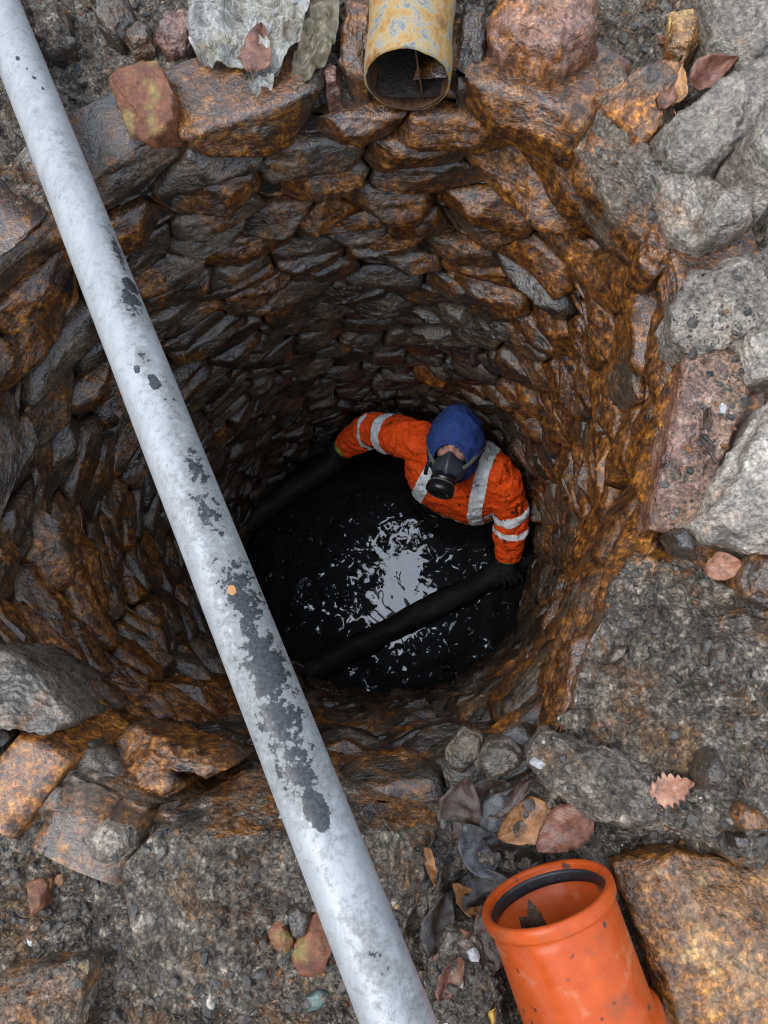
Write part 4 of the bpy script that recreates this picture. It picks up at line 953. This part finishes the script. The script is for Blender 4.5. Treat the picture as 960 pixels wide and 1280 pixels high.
# hands: palm over the pole, four fingers wrapped round it, thumb along the other side
def hand(wr, A, B, rad, flipx):
    ax = (B - A) / np.linalg.norm(B - A); t = (wr - A) @ ax; cen = A + ax * t
    side = wr - cen; side -= ax * (side @ ax); up = UP - ax * (UP @ ax); up /= np.linalg.norm(up)
    lat = np.cross(ax, up); lat = lat if lat @ side > 0 else -lat                            # the arm comes from the lat side
    def on(phi, off, lift): return cen + ax * off + (lat * math.sin(phi) + up * math.cos(phi)) * (rad + lift)
    parts = []
    palm = [wr, (wr + on(.75, 0, .03)) / 2, on(.60, 0, .022), on(.10, 0, .020), on(-.30, 0, .017)]
    parts.append(tube(catmull(palm, 10), [.030, .034, .038, .042, .043, .043, .043, .042, .040, .036], 16, flat=(1.0, .42), ref=np.cross(ax, palm[0] - palm[2])))
    for k, (ln, rr) in enumerate([(1.02, .0105), (1.16, .011), (1.08, .0105), (.86, .0092)]):
        off = (-.033 + k * .022) * flipx; ph = [-.20, -.60, -1.0, -1.35, -1.75]
        parts.append(tube(catmull([on(-.20 + (q + .20) * ln, off * (1 + .1 * j), .013 - .001 * j) for j, q in enumerate(ph)], 9), np.linspace(rr * 1.1, rr * .8, 9), 10))
    th = [on(.55, -.030 * flipx, .016), on(.50, -.055 * flipx, .014), on(.25, -.078 * flipx, .012), on(-.05, -.090 * flipx, .011)]
    parts.append(tube(catmull(th, 8), np.linspace(.0135, .0095, 8), 10))
    return join(*parts)
HANDL = at(402, 580, -2.02); HANDR = at(618, 717, -2.04)
def build_worker():
    root = empty('person', HIP, 'worker in orange hi-vis jacket, blue hood and respirator standing in the black water', 'person')
    arms = [tube(arm_path(SHL, ELL, WRL), arm_rad(.047, .041, .030), 16), tube(arm_path(SHR, ELR, WRR), arm_rad(.047, .041, .030), 16)]
    legs = [tube([HIP + SID * s * .09 + UP * .02, HIP + SID * s * .11 - UP * .38 + FWD * .04, HIP + SID * s * .12 - UP * .74], [.085, .06, .045], 18) for s in (-1, 1)]
    neck = tube([spine(.93), (spine(1.0) + HEAD) / 2 - FACE * .03, HEAD - FACE * .02 - HUP * .03], [.062, .058, .060], 18)
    P, Fh = head_shape()
    hl = hand(WRL, PL0, PL1, .055, 1); hr = hand(WRR, PR0, PR1, .058, 1)
    V, Fc = join(body_loft(-.012, TORSO), *arms, *legs, neck, (hw(P), Fh))
    V, Fc = remesh(V, Fc, .0058, 1)
    add('body', V, Fc, SKIN, root, origin=HIP)
    # waders from the chest down into the water
    wl = [tube([HIP + SID * s * .085 + UP * .06, HIP + SID * s * .115 - UP * .36 + FWD * .04, HIP + SID * s * .125 - UP * .74], [.118, .098, .085], 20) for s in (-1, 1)]
    V, Fc = remesh(*join(body_loft(.010, TORSO[:4]), *wl), .010, 3)
    V = V + normals_of(V, Fc) * (.006 * fbm(V, .07, 3, 31))[:, None]
    add('waders', V, Fc, WADER, root, origin=HIP)
    # jacket
    hem = HIP + UP * .055
    jt = [(hem, .192, .140), (hem + UP * .012, .198, .146)] + [(spine(t), a, b) for t, a, b in ((.3, .190, .142), (.5, .195, .150), (.70, .205, .152), (.84, .200, .132), (.94, .150, .104), (1.02, .100, .092), (1.10, .086, .084))]
    sl = [tube(np.vstack([[spine(.84)], arm_path(SHL, ELL, WRL + (ELL - WRL) * .2)]), [.06] + arm_rad(.078, .066, .052), 20), tube(np.vstack([[spine(.84)], arm_path(SHR, ELR, WRR + (ELR - WRR) * .14)]), [.06] + arm_rad(.078, .066, .052), 20)]
    V, Fc = remesh(*join(body_loft(0, jt), *sl), RES, 4)
    N = normals_of(V, Fc)
    wr = .010 * fbm(V * [1, 1, 1.9], .070, 3, 41, .5, True) + .005 * fbm(V, .03, 2, 47)
    V = V + N * wr[:, None]
    jk = add('jacket', V, Fc, HIVIS, root, origin=HIP)
    def band(name, planes, keep):
        bm = bmesh.new(); vs = [bm.verts.new(v) for v in V]
        for f in Fc: bm.faces.new([vs[i] for i in f])
        for co, no in planes:
            bmesh.ops.bisect_plane(bm, geom=bm.verts[:] + bm.edges[:] + bm.faces[:], plane_co=Vector(co), plane_no=Vector(no), clear_outer=True)
        bm.normal_update()
        bmesh.ops.delete(bm, geom=[v for v in bm.verts if not keep(np.array(v.co))], context='VERTS')
        bm.normal_update()
        for v in bm.verts: v.co += v.normal * .0035
        vv = np.array([v.co[:] for v in bm.verts]); bm.verts.index_update(); ff = [tuple(v.index for v in f.verts) for f in bm.faces]; bm.free()
        if len(vv): add(name, vv, ff, TAPE, jk, origin=HIP)
    def seg_d(p, a, b):
        t = np.clip((p - a) @ (b - a) / ((b - a) @ (b - a)), 0, 1); return np.linalg.norm(p - a - t * (b - a))
    def sleeve(a, b, t, w, tag_):
        d = (b - a) / np.linalg.norm(b - a); c = a + (b - a) * t
        band('reflective_band', [(c + d * w, d), (c - d * w, -d)], lambda p: np.linalg.norm(p - c) < .115)
    sleeve(SHL, ELL, .62, .024, 0); sleeve(SHL, ELL, 1.0, .012, 0); sleeve(SHR, ELR, .92, .022, 0); sleeve(ELR, WRR, .28, .014, 0)
    trunk = lambda p: abs((p - spine(.6)) @ SID) < .21
    for s, off, w in ((-1, .100, .027), (1, .118, .027)):
        nn = SID * s + UP * .10 + FWD * (-.10); nn /= np.linalg.norm(nn)
        c = spine(.6) + SID * s * off
        band('reflective_brace', [(c + nn * w, nn), (c - nn * w, -nn)], lambda p: p[2] > hem[2] + .02)
    band('reflective_hem', [(hem + UP * .052, UP), (hem + UP * .022, -UP)], trunk)
    # hood: a shell round the head with the face left open
    Vs, Fs = sphere((0, 0, 0), 1.0, 64, 48); x, y, z = Vs.T
    Pn = Vs * [.100, .116, .121] + [0, -.012, .0]
    Pn[:, 2] += .008 * smooth01(z, .3, 1.0) * (1 - smooth01(np.abs(x), .2, .9)) ; Pn[:, 0] *= 1 + .10 * smooth01(-z, .1, .8)
    Pn[:, 2] -= .030 * smooth01(-z, .4, 1.0)
    hole = (y > .25) & (((Pn[:, 0]) / .064) ** 2 + ((Pn[:, 2] + .050) / .086) ** 2 < 1)
    keepf = [f for f in Fs if not all(hole[i] for i in f)]
    Nn = normals_of(Pn, Fs); Pn = Pn + Nn * (.009 * fbm(Pn, .05, 3, 61, .5, True) + .003 * fbm(Pn, .02, 2, 63))[:, None]
    used = sorted({i for f in keepf for i in f}); mp = {i: k for k, i in enumerate(used)}
    Vh = hw(Pn[used]); Fh2 = [tuple(mp[i] for i in f) for f in keepf]
    ho = add('hood', Vh, Fh2, BLUE, root, origin=HEAD); so = ho.modifiers.new('thickness', 'SOLIDIFY'); so.thickness = .007; so.offset = -1
    ring = []
    for k in range(49):
        a = 2 * math.pi * k / 48; xx = .064 * math.cos(a); zz = -.050 + .086 * math.sin(a)
        d = np.array([xx / .098, 0, (zz - .0) / .121]); yy = math.sqrt(max(.05, 1 - d[0] ** 2 - d[2] ** 2)) * .118 - .010
        ring.append((xx, yy, zz))
    Vr, Fr = tube(hw(ring), [.0065] * 49, 8, cap=False); add('hood_edge', Vr, Fr, BLUE, ho, origin=HEAD)
    # eyes and brows
    for s in (-1, 1):
        Ve, Fe = sphere((s * .030, .077, .004), .0105, 20, 14); e = add('eye', hw(Ve), Fe, EYE, root, origin=HEAD)
        Vi, Fi = sphere((s * .030, .0838, .006), (.0055, .0045, .0055), 14, 10); add('iris', hw(Vi), Fi, IRIS, e, origin=HEAD)
        Vb, Fb = tube(hw([(s * .014, .098, .022), (s * .030, .097, .028), (s * .047, .086, .024)]), [.003, .004, .0025], 8); add('eyebrow', Vb, Fb, HAIR, root, origin=HEAD)
    # half-face respirator
    mk = empty('respirator', HEAD); mk.parent = root; mk.location = Vector(HEAD) - root.location
    Vm, Fm = sphere((0, 0, 0), 1.0, 40, 30); zz = Vm[:, 2].copy()
    up_ = smooth01(zz, -.2, 1.0)
    Pm = Vm * [.062, .064, .064]; Pm[:, 0] *= 1 - .62 * up_; Pm[:, 1] *= 1 - .10 * up_; Pm = Pm + [0, .078, -.056]
    Pm[:, 1] += .010 * np.exp(-((Pm[:, 0] / .012) ** 2)) * (Vm[:, 1] > 0)
    add('face_piece', hw(Pm), Fm, MASKG, mk, origin=HEAD)
    Fx = np.eye(4); ax = HM @ np.array([.10, .72, -.68]); Fx = frame(hw((.004, .112, -.080)), ax)
    prof = [(r_ * 1.22, h_ * 1.1) for r_, h_ in [(.0, .0), (.030, .0), (.034, .004), (.034, .014), (.038, .018), (.038, .026), (.034, .029), (.034, .036), (.0405, .040), (.0415, .056), (.040, .064), (.034, .070), (.026, .071), (.024, .066), (.012, .066), (.0, .070)]]
    V, Fc = lathe(prof, 40, Fx); add('filter', V, Fc, FILTER, mk, origin=HEAD)
    V, Fc = lathe([(.0415, .033), (.0430, .033), (.0430, .039), (.0415, .039)], 40, Fx); add('filter_ring', V, Fc, STRAP, mk, origin=HEAD)
    for s in (-1, 1):
        V, Fc = tube(catmull([hw((s * .040, .108, -.058)), hw((s * .066, .085, -.040)), hw((s * .088, .050, -.015)), hw((s * .104, .0, .01))], 12), [.0075] * 12, 8, flat=(1, .3), ref=HM @ np.array([0, 1.0, 0])); add('strap', V, Fc, STRAP, mk, origin=HEAD)
    V, Fc = tube(catmull([hw((.066, .088, -.044)), hw((.076, .092, -.075)), hw((.078, .088, -.105))], 9), [.007] * 9, 8, flat=(1, .35), ref=HM @ np.array([0, 1.0, 0])); add('strap_end', V, Fc, FILTER, mk, origin=HEAD)
    # gloves with lime cuffs
    for h, wr, el in ((hl, WRL, ELL), (hr, WRR, ELR)):
        d = (el - wr) / np.linalg.norm(el - wr)
        cf = tube([wr - d * .03, wr + d * .03, wr + d * .06], [.040, .044, .046], 20)
        V, Fc = remesh(*join(h, cf), .0042, 2); g = add('glove', V, Fc, GLOVE, root, origin=wr)
        V, Fc = lathe([(.046, .026), (.0505, .030), (.0505, .052), (.046, .056)], 28, frame(wr, d)); add('cuff', V, Fc, CUFF, g, origin=wr)
build_worker()

# ------------------------------------------------------------------ loose grit on everything that lies on top
def build_grit():
    V, Fc = join(*zip(BV, BF)) if False else join(*[(a, b) for a, b in zip(BV, BF)])
    bvh = BVHTree.FromPolygons(V.tolist(), Fc)
    rg = np.random.default_rng(5)
    base = [(1, 0, 0), (-1, 0, 0), (0, 1, 0), (0, -1, 0), (0, 0, 1), (0, 0, -1)]
    t = (1 + 5 ** .5) / 2
    ico = np.array([(-1, t, 0), (1, t, 0), (-1, -t, 0), (1, -t, 0), (0, -1, t), (0, 1, t), (0, -1, -t), (0, 1, -t), (t, 0, -1), (t, 0, 1), (-t, 0, -1), (-t, 0, 1)]) / 1.9
    icf = [(0, 11, 5), (0, 5, 1), (0, 1, 7), (0, 7, 10), (0, 10, 11), (1, 5, 9), (5, 11, 4), (11, 10, 2), (10, 7, 6), (7, 1, 8), (3, 9, 4), (3, 4, 2), (3, 2, 6), (3, 6, 8), (3, 8, 9), (4, 9, 5), (2, 4, 11), (6, 2, 10), (8, 6, 7), (9, 8, 1)]
    # a rounder blank for the bigger pebbles: the same solid split once
    me_ = {}; iv = [tuple(v) for v in ico]; if2 = []
    def mid(a, b):
        k = (min(a, b), max(a, b))
        if k not in me_:
            q = (np.array(iv[a]) + np.array(iv[b])) / 2; q = q / np.linalg.norm(q) * .98; iv.append(tuple(q)); me_[k] = len(iv) - 1
        return me_[k]
    for a, b, c in icf:
        ab, bc, ca = mid(a, b), mid(b, c), mid(c, a); if2 += [(a, ab, ca), (b, bc, ab), (c, ca, bc), (ab, bc, ca)]
    ico2 = np.array(iv)
    pal = [((.045, .039, .034), 18), ((.065, .055, .046), 34), ((.095, .082, .068), 18), ((.018, .019, .022), 2), ((.14, .12, .095), 5), ((.12, .048, .018), 6), ((.20, .085, .025), 3), ((.34, .31, .26), 1.0), ((.45, .45, .45), .4), ((.26, .18, .07), .8)]
    word = ['dark brown', 'brown', 'grey brown', 'blackish', 'buff', 'reddish', 'orange', 'cream', 'white', 'yellowish']
    pal = [(tuple(.8 * v for v in q), k) for q, k in pal]
    pw = np.array([q for _, q in pal]); pw = pw / pw.sum()
    VV, FF, TT = [], [], []; n = 0; cnt = 0; pebbles = []
    XY = np.c_[rg.uniform(-.95, 1.0, 90000), rg.uniform(-1.02, 1.15, 90000)]
    cl = vnoise(np.c_[XY * 9, np.full(len(XY), 3.3)], 5) * .6 + vnoise(np.c_[XY * 26, np.full(len(XY), 1.3)], 8) * .4
    ok = (np.hypot(XY[:, 0], XY[:, 1]) > rim_r(np.arctan2(XY[:, 1], XY[:, 0])) - .01) & (rg.random(len(XY)) < .50 + cl * 1.3)
    for x, y in XY[ok]:
        hit = bvh.ray_cast(Vector((x, y, .6)), Vector((0, 0, -1)))
        if hit[0] is None or abs(hit[1].z) < .45: continue
        s = min(.011, .0015 * (1 + rg.pareto(2.1)))
        q, _ = np.linalg.qr(rg.normal(size=(3, 3)))
        ci = rg.choice(len(pal), p=pw); c = np.array(pal[ci][0]) * rg.uniform(.7, 1.35)
        loc = np.array(hit[0]) + [0, 0, s * .1]; bigp = s > .0042
        bl = ico2 if bigp else ico; nv = len(bl)
        sh = bl * (1 + .22 * vnoise(bl * 1.7 + rg.uniform(0, 99), 3)[:, None] + rg.normal(0, .05, (nv, 1)) + (0 if bigp else rg.normal(0, .12, (nv, 1)))) * rg.uniform(.6, 1.25, 3)
        for _ in range(5):
            cd_ = rg.normal(size=3); cd_ /= np.linalg.norm(cd_); pr = sh @ cd_; sh = sh - np.maximum(pr - .5, 0)[:, None] * cd_
        v = sh @ q.T * [1, 1, .7] * s * 1.1 + loc
        if s > .0078 and len(pebbles) < 80:
            px = 480 + FPX * (ROT.T @ (loc - CAM))[0] / -(ROT.T @ (loc - CAM))[2]; py = _py(loc)
            if -5 < px < 965 and -5 < py < 1285: pebbles.append((v, c, ci, px, py)); continue
        VV.append(v); FF += [tuple(i + n for i in f) for f in (if2 if bigp else icf)]; TT.append(np.tile(c, (nv, 1))); n += nv; cnt += 1
    tag(add('grit', np.vstack(VV), FF, GRIT, smooth=False, tint=np.vstack(TT), origin=(0, 0, 0)), 'loose grit and crumbs of earth scattered round the shaft mouth', 'grit', kind='stuff')
    for v, c, ci, px, py in pebbles:
        where = ('in the dirt at the top left' if px < 240 else 'near the plastic sheet at the top' if px < 430 else 'near the iron pipe and red boulder at the top' if px < 760 else 'among the stones at the upper right') if py < 310 else ('on the right-hand rim' if py < 690 else 'on the earth-covered slab at the right' if py < 1070 else 'by the yellow ochre stone') if px > 640 else ('among the leaves left of the orange pipe' if px > 500 else 'on the dirt-heaped big block' if px > 150 else 'in the dirt at the lower left')
        tag(add('pebble', v, if2, GRIT, smooth=False, tint=c), 'small %s pebble lying %s' % (word[ci], where), 'pebble', 'loose pebbles round the shaft mouth')
    print('grit', cnt, 'pebbles', len(pebbles))
build_grit()
